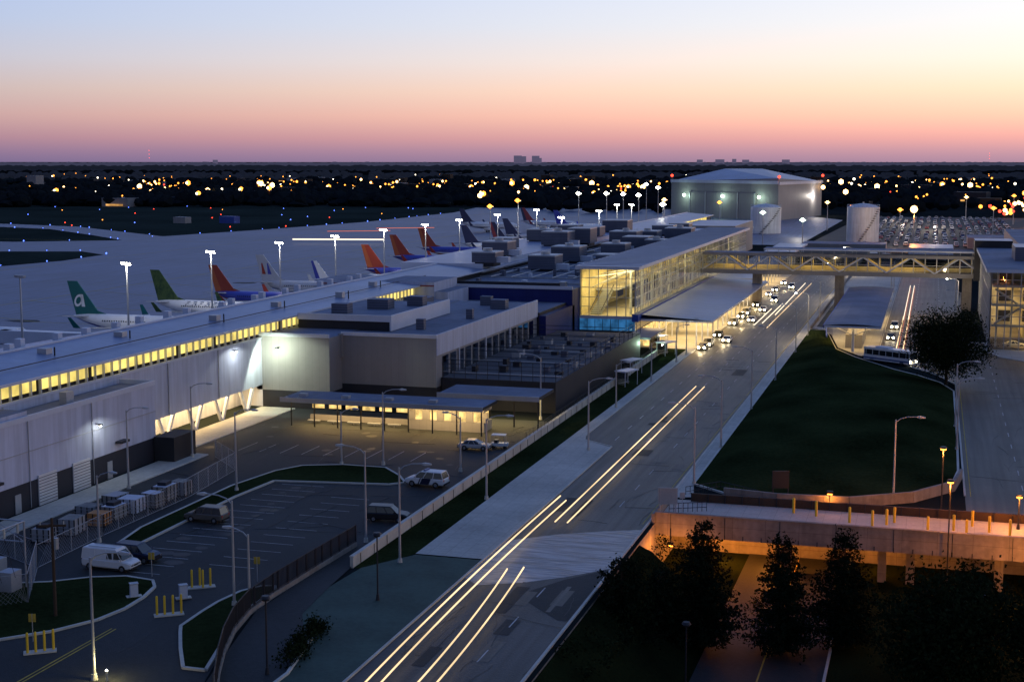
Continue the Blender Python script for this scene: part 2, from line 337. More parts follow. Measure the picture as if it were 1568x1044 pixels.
# right road
g=MB(); g.poly([(4.7,164.8),(26,164.8),(26,292),(14,306),(8,330),(8,640),(-10.4,640),(-10.4,300),(-5,290),(1,278),(4.7,266)],.03,'asphalt_road'); g.build('service_road')
g=MB(); g.poly([(26.2,164.8),(60,164.8),(60,330),(8.2,330),(14.2,306),(26.2,292)],.13,'concrete_walk'); g.wall([(26,164.8),(26,292),(14,306),(8,330)],.22,.02,.17,'kerb')
g.wall([(-10.4,600),(-10.4,300),(-5,290),(1,278),(4.7,266),(4.7,176)],.24,.02,.17,'kerb'); g.build('pavement')
crackset('asphalt_cracks',5,25,176,290,60,.045,.05,ln=12)
g=MB()
for y in range(172,290,9): g.rect(11.5,11.62,y,y+3,.05,'line_white'); g.rect(18.4,18.52,y,y+3,.05,'line_white')
for y in range(300,600,9): g.rect(-4.2,-4.06,y,y+3,.05,'line_white'); g.rect(2,2.12,y,y+3,.05,'line_white')
g.rect(5.3,5.42,176,262,.05,'line_yellow'); g.build('road_markings')
g=MB(); g.poly([(-26,346),(-22,335),(-19,312),(-14,300),(-10.6,300),(-10.6,600),(-27.4,600),(-27.4,346)],.13,'concrete_walk')
g.rect(-26.5,-21.5,350,440,.18,'asphalt_dark'); g.build('median_island')
g=MB(); g.wall([(-27.4,344),(-27.4,560)],.3,.13,1.0,'concrete_wall'); g.wall([(-22,320),(-23.8,344),(-23.8,396)],.3,.13,1.6,'blue_trim'); g.build('barrier_wall')
g=MB(); g.poly([(-62,300),(-62,620),(-48.2,620),(-48.2,300)],.14,'concrete_walk'); g.build('terminal_kerbside_pavement')
# ---------------------------------------------------------------- bridge & underpass
g=MB(); g.box(-28.7,90,153.65,164.75,-1.15,.02,'concrete_wall','concrete_walk')
g.box(-28.7,90,153.3,153.65,-1.4,1.1,'concrete_wall'); g.box(-28.7,90,153.2,153.7,1.1,1.22,'concrete_wall')
for x in (-14.5,-4.2,-1.2,8,16): g.box(x-.45,x+.45,157.5,158.5,-6,-2,'concrete_wall')
g.box(-28.6,40,157.2,158.8,-2,-1.16,'concrete_wall')
for x in range(-27,40,6): g.box(x,x+.06,153.27,153.3,-1.4,1.1,'steel_dark')
for x in range(-27,40,2): g.box(x,x+.1,153.28,153.3,-1.4,-.9,'wall_dark')
g.wall([(-28.9,152.8),(-28.9,166)],.3,0,1.1,'concrete_wall')
g.build('overpass_bridge')
g=MB(); g.box(-26.5,60,164.2,164.5,.02,1.0,'brown_board')
for i in range(45): g.box(-26.5+2*i,-26.4+2*i,164.1,164.2,.02,1.1,'steel_dark')
g.build('bridge_barrier')
g=MB(); g.rect(-19.5,-8,30,164.7,-5.93,'asphalt_dark'); g.rect(-13.8,-13.65,30,164.7,-5.91,'line_yellow')
g.wall([(-8,30),(-8,164)],.25,-5.99,-5.8,'kerb'); g.build('lower_road')
# ---------------------------------------------------------------- terminal: concourse
g=MB()
def winband(b,x,y0,y1,z0,z1,step,m='win_warm',pier=.5,gapn=4,gap=1.2):
    y=y0;i=0
    while y+step<=y1:
        b.box(x-.12,x,y+pier/2,y+step-pier/2,z0,z1,m); y+=step; i+=1
        if gapn and i%gapn==0: y+=gap
g.box(-129,-105,30,167,0,11.4,'wall_white','roof_membrane')
g.box(-129,-109,167,210,0,3.6,'wall_white'); g.box(-129,-105,167,210,3.6,11.4,'wall_white')
g.box(-129,-105,210,700,0,11.4,'wall_white')
g.box(-117.5,-105.6,30,700,11.4,13.9,'wall_dark')
winband(g,-105.45,60,283,11.95,13.55,2.6,pier=.12,gapn=4,gap=.9)
winband(g,-105.45,560,690,11.95,13.55,2.6,pier=.2)
for y in range(60,283,2): g.box(-105.5,-105.1,y+.0,y+.12,11.4,13.9,'white_metal')
g.add([(-104.2,30,13.9),(-104.2,700,13.9),(-117,700,14.9),(-117,30,14.9)],[(0,1,2,3)],'roof_metal')
def fz(y): return 13.6 if y<=140 else (13.6-(y-140)/110*1.7 if y<250 else 11.9)
yy=[30,140,170,200,250,400,700]
for a,b in zip(yy,yy[1:]): g.add([(-117,a,14.9),(-117,b,14.9),(-129.4,b,fz(b)),(-129.4,a,fz(a))],[(0,1,2,3)],'roof_metal')
g.box(-104.25,-104.1,30,700,13.6,13.95,'white_metal'); g.box(-117.3,-116.9,30,700,14.9,15.15,'white_metal')
g.box(-109.1,-109,30,300,14.5,14.62,'steel_dark'); g.box(-105.3,-104.9,30,283,11.2,11.5,'white_metal')
random.seed(12)
for i in range(30):
    y=70+i*7.5+U(-2,2); x=U(-121,-118.5); g.box(x-.5,x+.5,y,y+1,13.2,15.7,'white_metal')
    if i%3==0: x=U(-114,-107); g.box(x-.7,x+.7,y,y+1.4,14.2,15.3,'steel'); g.tube((x+2,y,14),(x+2,y,15.6),.12,.12,'steel_dark',6)
for i in range(5):
    y=169+i*8.4
    g.tube((-105.3,y+2,0),(-105.3,y,3.7),.3,.3,'white_metal',8); g.tube((-105.3,y+2.4,0),(-105.3,y+4.4,3.7),.3,.3,'white_metal',8)
for i in range(8): g.box(-104.99,-104.93,64+i*13,64.2+i*13,10.3,11.2,'steel')
for y in (180,195): g.tube((-104.9,y,3.6),(-104.9,y,11.2),.08,.08,'steel',5)
g.build('airport_concourse')
light('concourse_undercroft_light','AREA',(-106.6,188,3.45),4200,WARM,3,40)
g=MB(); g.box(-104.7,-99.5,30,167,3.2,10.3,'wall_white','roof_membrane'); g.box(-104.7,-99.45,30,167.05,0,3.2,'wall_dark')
g.box(-99.8,-99.4,30,167.1,10.3,10.9,'white_metal'); g.box(-104.7,-99.8,166.8,167.1,10.3,10.9,'white_metal')
g.box(-104.6,-100.2,60,140,10.3,11.3,'wall_white','roof_membrane')
for y in (140.5,147.5): g.box(-99.44,-99.3,y,y+3.6,0,3.6,'c_white'); [g.box(-99.3,-99.25,y+.05,y+3.55,z*.36,z*.36+.05,'steel_dark') for z in range(1,10)]
for y in (131.5,136,118,155): g.box(-99.44,-99.34,y,y+1.1,0,2.2,'steel')
for y in (96,112,128,150): g.box(-102.6,-101.6,y,y+1.6,10.3,11.8,'steel')
for y in (119,131,157): g.box(-99.4,-98.5,y,y+2,4.2,4.5,'steel_dark')
for y in range(100,165,13): g.tube((-99.4,y,.1),(-99.4,y,10.3),.06,.06,'steel',6)
g.box(-99.5,-99.42,30,167,6.7,6.78,'steel')
g.box(-99.3,-96.3,166.2,172,0,3.4,'steel_dark'); g.build('service_building')
g=MB()
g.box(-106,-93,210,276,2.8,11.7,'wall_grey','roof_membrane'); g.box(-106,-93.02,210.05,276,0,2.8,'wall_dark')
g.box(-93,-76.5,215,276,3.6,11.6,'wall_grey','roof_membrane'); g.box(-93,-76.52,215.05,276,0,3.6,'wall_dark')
g.box(-106,-93,209.8,210.1,11.7,12.3,'white_metal'); g.box(-93,-76.3,214.8,215.1,11.6,12.2,'white_metal'); g.box(-76.6,-76.3,215.1,276,8.8,12.2,'wall_white')
g.box(-93.4,-92.6,214.4,215.2,8,11.9,'wall_grey')
g.box(-104,-87,222,252,11.7,13.7,'wall_dark','roof_membrane'); g.box(-87.1,-86.8,221.7,252,11.7,14.3,'white_metal'); g.box(-104,-87.1,221.7,222,13.2,14.3,'white_metal')
for (x,y,w) in [(-97,236,4),(-92,243,3),(-100,262,5),(-82,262,3),(-86,268,2.2),(-100,227,3),(-84,226,1.4),(-81,244,1.2)]:
    zt=13.7 if (222<y<250 and x<-88) else 11.6; g.box(x,x+w,y,y+w*.8,zt,zt+1.8,'louvre','roof_membrane')
for i in range(14): g.box(-76.45,-76.35,218+i*4,220.8+i*4,4,8.4,'dark_glass')
for i in range(3): g.box(-76.4,-76.2,226+i*15,226.3+i*15,0,8.8,'white_metal')
g.build('service_block_building')
light('wall_floodlight','SPOT',(-102,206.2,9.6),2600,(.88,1,.74),rot=(math.radians(48),0,0),soft=.5).data.spot_size=2.8
light('wall_floodlight','SPOT',(-102.6,200,10.2),520,(.95,1,.95),rot=(math.radians(30),0,math.radians(90)),soft=.5).data.spot_size=2.7
light('wall_floodlight','SPOT',(-97,153,7.2),240,(.95,1,.95),rot=(math.radians(32),0,math.radians(90)),soft=.5).data.spot_size=2.7
for (x,y,z,r) in ((-102,209.3,9.7,0),(-104.4,200,10.4,1.57),(-98.9,153,7.3,1.57)): 
    g=MB(); g.box(-.22,.22,-.2,.2,0,.2,'steel_dark'); g.box(-.12,.12,-.12,.12,-.06,0,'lamp_white'); g.box(-.05,.05,-.05,.6,.1,.2,'steel_dark'); g.build('wall_lamp',(x,y,z),r)
# plant yard
g=MB(); g.box(-76.3,-57,217,285,0,5.0,'wall_dark','roof_dark')
random.seed(2)
for i in range(7):
    for j in range(8):
        if R()<.35: continue
        x=-74+i*2.5+U(-.6,.6);y=226+j*7+U(-2,2)
        g.box(x,x+U(.6,1.4),y,y+U(.8,1.8),5.0,5.0+U(.4,1.2),random.choice(['steel_dark','louvre','steel_dark','steel']),'roof_dark')
for x in [-76+1.9*i for i in range(11)]: g.tube((x,217,5),(x,217,8),.05,.05,'steel_dark',4)
for y in [217+4*i for i in range(18)]: g.tube((-57,y,5),(-57,y,7.6),.05,.05,'steel_dark',4)
for z in (5.8,6.6,7.3,8): g.tube((-76,217,z),(-57,217,z),.04,.04,'steel_dark',4); g.tube((-57,217,z-.4),(-57,285,z-.4),.04,.04,'steel_dark',4)
for yy in (236,254,270): 
    for z in (6,7,7.8): g.tube((-76,yy,z),(-57,yy,z),.05,.05,'steel_dark',4)
for i in range(4): g.box(-76.2,-57.2,222+i*15,222.3+i*15,5,5.25,'steel')
g.build('plant_yard_building')
# canopies
g=MB(); g.box(-94,-62,194,201.5,4.0,4.45,'steel_dark','roof_membrane'); g.box(-94.1,-61.9,193.8,194,3.9,4.6,'steel')
g.box(-72,-56,203,212,4.3,4.8,'steel_dark','roof_membrane'); g.box(-72.1,-55.9,202.8,203,4.2,4.95,'steel')
for i in range(9): g.tube((-93+i*3.8,195.5,0),(-93+i*3.8,195.5,4),.12,.12,'steel_dark',6)
for i in range(5): g.tube((-71.5+i*3.8,204,0),(-71.5+i*3.8,204,4.3),.12,.12,'steel_dark',6)
for i in range(7): g.box(-92+i*2.8,-90+i*2.8,201,201.1,1.9,2.5,'booth_light')
g.box(-92.3,-75,200.8,201.1,0,.9,'wall_grey'); g.box(-92.3,-75,200.9,201.2,2.7,4,'wall_dark')
for i in range(5): g.box(-91.5+3.3*i,-89.5+3.3*i,198,198.5,.4,.55,'steel'); g.tube((-90.5+3.3*i,198.2,0),(-90.5+3.3*i,198.2,.4),.05,.05,'steel',4)
g.box(-75,-63,198,202,0,1.5,'wall_grey'); g.box(-75,-63,198,202,3.0,3.9,'wall_grey'); g.box(-74.6,-63.4,198.4,201.6,1.5,3.0,'booth_light')
for i in range(6): g.box(-75+2.3*i,-73.9+2.3*i,197.95,198.3,1.5,3.0,'wall_grey')
for i in range(4): g.box(-92+7*i,-90.8+7*i,196,197,4.45,4.9,'steel')
g.build('bus_shelter')
light('canopy_light','AREA',(-84,197.2,3.8),2000,WARM,17,3); light('canopy_light','AREA',(-68,196,3.8),1100,WARM,12,2.5); light('canopy_light','AREA',(-64,207.5,4.1),1700,(1,.73,.3),14,6)
g=MB(); g.box(-128,-101,283,298,11,14.6,'wall_white','roof_membrane'); g.box(-101,-98,283.2,297,0,12.6,'wall_white','roof_membrane')
g.box(-128,-101,282.85,283,13.7,13.95,'red_trim'); g.box(-76,-74.6,276,300,0,9,'wall_navy')
g.box(-101,-76,276.1,298,0,9.6,'wall_dark','roof_membrane')
g.build('terminal_link_building')
# main terminal
g=MB(); g.box(-104.9,-74.6,298,500,0,12.4,'wall_navy','roof_membrane'); g.box(-105.6,-74.6,297.7,298,12.4,13.1,'white_metal')
g.box(-104.7,-92,500,600,0,12,'wall_white','roof_metal'); winband(g,-91.85,502,598,8.2,11.4,3.0,pier=.3)
g.box(-104.7,-80,600,660,0,13,'wall_grey','roof_metal')
g.box(-126.5,-105.2,330,520,13,15.2,'white_metal','roof_metal')
random.seed(11)
units=[(-111,405,8,9,4),(-114,357,7,8,3.6),(-106,417,7,9,4.5),(-101,452,9,10,4.5),(-96,466,8,9,4),(-122,428,8,9,3.5),(-98,345,7,8,3.5),(-90,392,7,8,4),(-84,360,6,7,3),(-92,430,8,9,4),(-108,330,6,7,2.6),(-84,425,6,7,3.5),(-88,480,9,9,4.5),(-112,490,9,9,4),(-120,385,6,7,3),(-100,375,8,9,4),(-112,460,6,8,3),(-102,530,8,9,3.5),(-101,560,8,9,3),(-123,470,7,8,3),(-121,520,7,8,3)]
for (x,y,a,b,h) in units:
    zt=14.9 if x<-105 else 12.4
    if y>500: zt=12
    g.box(x,x+a,y,y+b,zt+.6,zt+.6+h,'louvre','roof_metal'); g.box(x+.6,x+a-.6,y+.6,y+b-.6,zt-.4,zt+.6,'steel_dark')
    g.box(x-.05,x+a+.05,y-.05,y+b+.05,zt+.3+h,zt+.62+h,'steel')
    if R()<.6: g.box(x+a,x+a+3,y+1,y+3,zt+.6,zt+2,'white_metal'); g.tube((x+a/2,y+b/2,zt+h),(x+a/2,y+b/2,zt+h+1.4),1.2,1.2,'steel',10)
for i in range(60):
    x=U(-103,-76);y=U(302,495);g.box(x,x+U(.6,2),y,y+U(.6,3),12.4,12.4+U(.5,1.8),random.choice(['white_metal','steel','louvre']))
for y in range(310,495,14): g.box(-104,-76,y,y+.25,12.4,12.75,'steel')
g.box(-103,-78,300,300.3,12.4,13.6,'steel_dark')
for i in range(5): g.tube((-100+i*5,320,13),(-100+i*5,470,13),.15,.15,'steel',5)
g.build('airport_terminal')
# glass atrium hall
g=MB()
g.box(-74.5,-62,304,493,5.6,6.3,'white_metal','interior_floor'); g.box(-75.2,-60.9,302.6,494,16.6,17.3,'white_metal','roof_metal')
g.box(-74.5,-62.1,304,493,3.2,5.6,'wall_grey'); g.box(-74.5,-62.2,304.1,493,0,3.2,'wall_dark')
g.box(-74.5,-62,303.9,304,3.1,5.6,'blue_window')
for i in range(8): g.box(-74.5+i*1.75,-74.4+i*1.75,303.8,303.9,3.1,5.6,'steel_dark')
g.box(-61.99,-61.9,304,493,.2,3,'booth_light')
g.box(-74.4,-74.1,304.3,493,6.3,16.6,'interior_wall')
for y in range(304,494,3): g.box(-62.12,-61.92,y-.08,y+.08,6.3,16.6,'steel')
for z in (8.3,10.4,12.5,14.6): g.box(-62.1,-61.95,304,493,z-.07,z+.07,'steel')
for i in range(7): x=-74.4+i*12.4/6; g.box(x-.08,x+.08,303.95,304.15,6.3,16.6,'steel')
for z in (8.3,10.4,12.5,14.6): g.box(-74.4,-62,303.97,304.12,z-.06,z+.06,'steel')
g.add([(-62,304,6.3),(-62,493,6.3),(-62,493,16.6),(-62,304,16.6)],[(0,1,2,3)],'clear_glass')
g.add([(-74.5,304.05,6.3),(-62,304.05,6.3),(-62,304.05,16.6),(-74.5,304.05,16.6)],[(0,1,2,3)],'clear_glass')
for y in range(309,492,12):
    g.tube((-64,y,6.3),(-64,y,16.6),.3,.3,'white_metal',8); g.tube((-73.5,y,14.2),(-62.5,y,16),.15,.15,'white_metal',6)
    g.tube((-73,y,12),(-64,y,16.4),.12,.12,'white_metal',6)
    g.box(-72,-64.5,y+3,y+4.2,16.3,16.45,'ceiling_light')
g.box(-74,-69,318,480,10.6,11,'white_metal','interior_floor')
for k in range(14): g.box(-72.5,-70,306+k*.9,307+k*.9,6.3+k*.32,6.6+k*.32,'steel')
g.tube((-70,306,7.4),(-70,318.6,11.9),.1,.1,'steel_dark',5); g.tube((-72.5,306,7.4),(-72.5,318.6,11.9),.1,.1,'steel_dark',5)
for y in range(325,485,16): g.box(-67,-65.5,y,y+4,6.3,8.2,'steel_dark'); g.box(-73.9,-73.8,y,y+6,7,9,'blue_trim')
for y in range(320,480,6): g.tube((-69,y,11),(-69,y,12.1),.04,.04,'steel',4)
g.tube((-69,318,12.1),(-69,480,12.1),.05,.05,'steel',4)
for y in range(306,492,4): g.box(-75,-61,y,y+.15,17.3,17.42,'steel')
g.build('glass_terminal_hall')
for y,p in ((308,1600),(322,1900),(345,1800),(375,1900),(415,2100),(460,2100)): light('hall_light','AREA',(-67.5,y,16.1),p,(1,.78,.33),8,14 if y>310 else 6)
# kerbside canopies
g=MB(); g.add([(-60.5,303,6.9),(-45,303,6.0),(-45,410,6.0),(-60.5,410,6.9)],[(0,1,2,3)],'roof_metal'); g.box(-60.5,-45,303,410,5.55,5.95,'white_metal')
g.box(-61.9,-60.5,300,410,5.6,7.2,'blue_trim','roof_membrane')
for y in range(306,410,8): g.box(-59,-46,y,y+.3,5.2,5.6,'steel'); g.tube((-57,y,.1),(-57,y,5.5),.22,.22,'white_metal',8); g.tube((-48.8,y,.1),(-48.8,y,5.5),.18,.18,'white_metal',8)
for y in range(303,410,5): g.add([(-60.4,y,6.93),(-45.1,y,6.04),(-45.1,y+.25,6.04),(-60.4,y+.25,6.93)],[(0,1,2,3)],'steel')
g.box(-60.4,-55,286,302.9,3.6,4.1,'steel_dark','roof_membrane')
g.box(-60,-57,303,308,.1,3,'booth_light'); g.build('kerbside_canopy')
for y in (312,345,380): light('canopy_light','AREA',(-53,y,5.1),2900,WARM,12,25)
for y in (430,480,540): light('kerbside_light','AREA',(-54,y,5.4),3600,WARM,10,35)
g=MB(); g.box(-61.5,-50,415,600,5.6,6.2,'white_metal','roof_metal')
for y in range(420,600,9): g.tube((-51,y,.1),(-51,y,5.6),.2,.2,'white_metal',6)
g.build('kerbside_canopy')
g=MB()
prof=[(-21.5,6.0),(-18,6.3),(-15.5,6.35),(-13,6.3),(-9.8,6.0)]
for (x0,z0),(x1,z1) in zip(prof,prof[1:]): g.add([(x0,302,z0),(x1,302,z1),(x1,396,z1),(x0,396,z0)],[(0,1,2,3)],'roof_membrane')
g.box(-21.5,-9.8,302,396,5.55,5.95,'white_metal')
for y in range(306,396,9): g.tube((-15.6,y,.1),(-15.6,y,5.5),.3,.3,'white_metal',8); g.tube((-15.6,y,3.6),(-20,y,5.5),.12,.12,'white_metal',6); g.tube((-15.6,y,3.6),(-11,y,5.5),.12,.12,'white_metal',6)
g.box(-21.6,-21.4,302,396,5.4,6.05,'blue_trim'); g.box(-17.5,-14,312,330,.13,3,'wall_grey'); g.box(-17.6,-17.5,314,328,1,2.6,'booth_light')
g.build('median_canopy')
for y in (320,365): light('canopy_light','AREA',(-15.6,y,5.3),1800,WARM,9,30)
# skybridge
g=MB(); yA,yB=398,404
g.box(-62,13,yA,yB,8.9,10.1,'wall_grey'); g.box(-62.2,14,yA-.4,yB+.4,14.0,14.8,'wall_grey','roof_membrane')
g.box(-45,14,yA-.8,yB+.8,15.7,16.1,'white_metal','roof_membrane')
for i in range(20): x=-44+i*3; g.tube((x,yA,14.8),(x,yA,15.7),.08,.08,'steel',4); 
g.add([(-62,yA+.1,10.1),(13,yA+.1,10.1),(13,yA+.1,14),(-62,yA+.1,14)],[(0,1,2,3)],'clear_glass')
g.add([(-62,yB-.1,10.1),(13,yB-.1,10.1),(13,yB-.1,14),(-62,yB-.1,14)],[(0,1,2,3)],'dark_glass')
g.box(-62,13,yB-.5,yB-.3,10.1,11.2,'interior_wall')
for i in range(25):
    x=-62+i*3; g.box(x-.1,x+.1,yA,yA+.14,10.1,14.0,'steel'); g.box(x-.1,x+.1,yB-.3,yB-.1,10.1,14.0,'interior_wall')
g.box(-62,13,yA,yA+.12,12,12.12,'steel')
for i in range(6):
    x0=-62+i*12.5
    for yy,mm in ((yA-.15,'white_metal'),(yB-.6,'interior_wall')):
        g.tube((x0,yy,10),(x0+6.25,yy,14.1),.22,.22,mm,6); g.tube((x0+6.25,yy,14.1),(x0+12.5,yy,10),.22,.22,mm,6)
    g.box(x0+3,x0+6,yA+2.5,yA+3,13.85,13.99,'ceiling_light')
for x in (-47,-24.5,9): g.box(x-1.2,x+1.2,yA+1.5,yB-1.5,.1,8.9,'concrete_wall')
g.build('pedestrian_skybridge')
for x in (-50,-30,-10): light('skybridge_light','AREA',(x,401,13.8),320,(1,.68,.23),14,3)
# right glass building
g=MB(); g.box(11,75,317,400,16.6,17.3,'white_metal','roof_membrane'); g.box(12.6,75,318.6,400,0,.5,'concrete_wall')
for z in (5,9.4,13.4): g.box(12.4,75,318.4,400,z,z+.5,'white_metal','interior_floor')
g.box(20,75,326,400,.5,16.6,'interior_wall')
for i in range(28): y=318+i*3; g.box(12,12.25,y,y+.18,.2,16.6,'steel')
for i in range(22): x=12+i*3; g.box(x,x+.18,318,318.25,.2,16.6,'steel')
for z in (2.6,7.2,11.6,15): g.box(12.02,12.2,318,400,z,z+.12,'steel'); g.box(12,75,318.02,318.2,z,z+.12,'steel')
g.add([(12.1,318.1,.2),(12.1,400,.2),(12.1,400,16.6),(12.1,318.1,16.6)],[(0,1,2,3)],'clear_glass')
g.add([(12.1,318.1,.2),(75,318.1,.2),(75,318.1,16.6),(12.1,318.1,16.6)],[(0,1,2,3)],'clear_glass')
for i in range(9): g.tube((13.5+3*i,320,0),(13.5+3*i,320,16.6),.2,.2,'white_metal',6)
g.tube((13,319.5,5.5),(24,319.5,13),.25,.25,'white_metal',6); g.tube((24,319.5,5.5),(13,319.5,13),.25,.25,'white_metal',6)
for z in (5.5,9.9,13.9):
    for i in range(4): g.box(14+i*5,16.5+i*5,325.5,325.95,z,z+2.4,'steel_dark')
g.box(18,30,345,360,17.3,20.5,'louvre','roof_metal'); g.box(10.5,20,396,408,8.5,19.2,'steel_dark','roof_metal')
g.build('glass_terminal_building')
for (x,y,z) in ((16,335,8.8),(16,335,13),(16,365,8.8),(16,365,13),(16,350,4.6),(22,322,13),(22,322,8.8),(22,322,4.4)): light('hall_light','AREA',(x,y,z),700 if y>330 else 420,(1,.68,.27),5,24 if y>330 else 4)
g=MB(); g.box(25,110,440,560,0,15,'wall_grey','roof_membrane')
for z in (3,6.6,10.2): g.box(24.9,25,440,560,z,z+1.5,'wall_dark'); g.box(25,110,439.9,440,z,z+1.5,'win_warm_far')
g.build('parking_garage')
# ---------------------------------------------------------------- hangar
A=(-188,1051);B=(-102,979);C=(-81,1083);Dd=(-167,1155)
g=MB(); H=[25.5,28.5,25,24]
base=[A,B,C,Dd]
for i in range(4):
    p,q=base[i],base[(i+1)%4]; g.add([(p[0],p[1],0),(q[0],q[1],0),(q[0],q[1],H[(i+1)%4]),(p[0],p[1],H[i])],[(0,1,2,3)],'wall_grey')
pk1=(-150,1062,34.5);pk2=(-124,1072,34.5)
ta=[(b[0],b[1],h) for b,h in zip(base,H)]
g.add([ta[0],ta[1],pk2,pk1],[(0,1,2,3)],'roof_metal'); g.add([ta[1],ta[2],pk2],[(0,1,2)],'roof_metal'); g.add([ta[2],ta[3],pk1,pk2],[(0,1,2,3)],'roof_metal'); g.add([ta[3],ta[0],pk1],[(0,1,2)],'roof_metal')
ca=math.atan2(B[1]-A[1],B[0]-A[0]); cb=math.atan2(C[1]-B[1],C[0]-B[0])
g.obox(((A[0]+B[0])/2-.3,(A[1]+B[1])/2-.4,24.5),math.hypot(B[0]-A[0],B[1]-A[1]),.8,2.2,ca,'white_metal')
g.obox(((B[0]+C[0])/2+.4,(B[1]+C[1])/2,24),106,.8,2.0,cb,'white_metal')
g.obox(((A[0]+B[0])/2-.4,(A[1]+B[1])/2-.5,0),70,.6,18,ca,'wall_grey')
for t in (-.4,-.2,0,.2,.4): g.obox(((A[0]+B[0])/2-.6+t*85*math.cos(ca),(A[1]+B[1])/2-.7+t*85*math.sin(ca),0),.8,.9,18.2,ca,'steel')
for t in (.15,.52,.85): x=A[0]+(B[0]-A[0])*t;y=A[1]+(B[1]-A[1])*t; g.ball((x-1.2,y-1.6,15.5),1.2,'lamp_green')
for p in (B,C,A): g.ball((p[0]+.5,p[1]-.5,29.5),1.1,'far_red')
g.ball((C[0]+1.5,C[1]-8,21),1.6,'far_amber',8)
g.build('aircraft_hangar')
for t in (.15,.52,.85):
    x=A[0]+(B[0]-A[0])*t;y=A[1]+(B[1]-A[1])*t; light('hangar_floodlight','POINT',(x-3.5,y-5,14.5),2000,(.7,1,.78),soft=.5)
light('hangar_floodlight','POINT',(-82,1060,15),7000,(1,.9,.8),soft=.5)
def tank(x,y,r,h):
    g=MB(); n=28
    ring=lambda rr,z:[(rr*math.cos(2*math.pi*i/n),rr*math.sin(2*math.pi*i/n),z) for i in range(n)]
    g.loft([ring(r,0),ring(r,h)],'tank_white',True,False)
    g.loft([ring(r+.1,h),ring(r*.7,h+1.1),ring(r*.3,h+1.7),ring(.4,h+1.9)],'tank_white',True,True)
    g.tube((0,0,h+1.8),(0,0,h+2.6),.4,.4,'steel',6)
    for i in range(24): a=2*math.pi*i/24; g.tube((r*math.cos(a),r*math.sin(a),h),(r*math.cos(a),r*math.sin(a),h+1.2),.06,.06,'steel',4)
    for i in range(24): a=2*math.pi*i/24;b=2*math.pi*(i+1)/24; g.tube((r*math.cos(a),r*math.sin(a),h+1.2),(r*math.cos(b),r*math.sin(b),h+1.2),.06,.06,'steel',4)
    for i in range(16): a=-1.8+i*.09; g.box(r*math.cos(a)*1.03-.6,r*math.cos(a)*1.03+.6,r*math.sin(a)*1.03-.5,r*math.sin(a)*1.03,i*h/16,i*h/16+.3,'steel_dark')
    g.build('storage_tank',(x,y,0))
tank(-90.7,807,8.5,14.5); tank(-33.9,726,7.8,17.5)
light('tank_yard_light','POINT',(-70,780,14),6000,(1,.9,.75),soft=.5); light('tank_yard_light','POINT',(-20,700,14),5000,(1,.85,.65),soft=.5)
g=MB(); g.box(-62,10,560,563,0,3,'wall_dark'); g.box(-56,-20,640,660,0,4,'wall_grey','roof_membrane'); g.box(15,60,690,720,0,5,'wall_grey','roof_membrane'); g.box(-10,8,620,650,0,4,'wall_white','roof_metal')
for i in range(12): g.box(-60+i*5,-57+i*5,600,604,0,U(1.5,3),random.choice(['steel','c_white','louvre','steel_dark']))
g.build('utility_building')
g=MB(); g.poly([(-60,650),(60,650),(70,1070),(-50,1070)],.03,'asphalt_dark'); g.poly([(-125,700),(-62,690),(-60,1000),(-90,1070),(-260,1100),(-200,1000)],.03,'apron_concrete'); g.build('car_park')
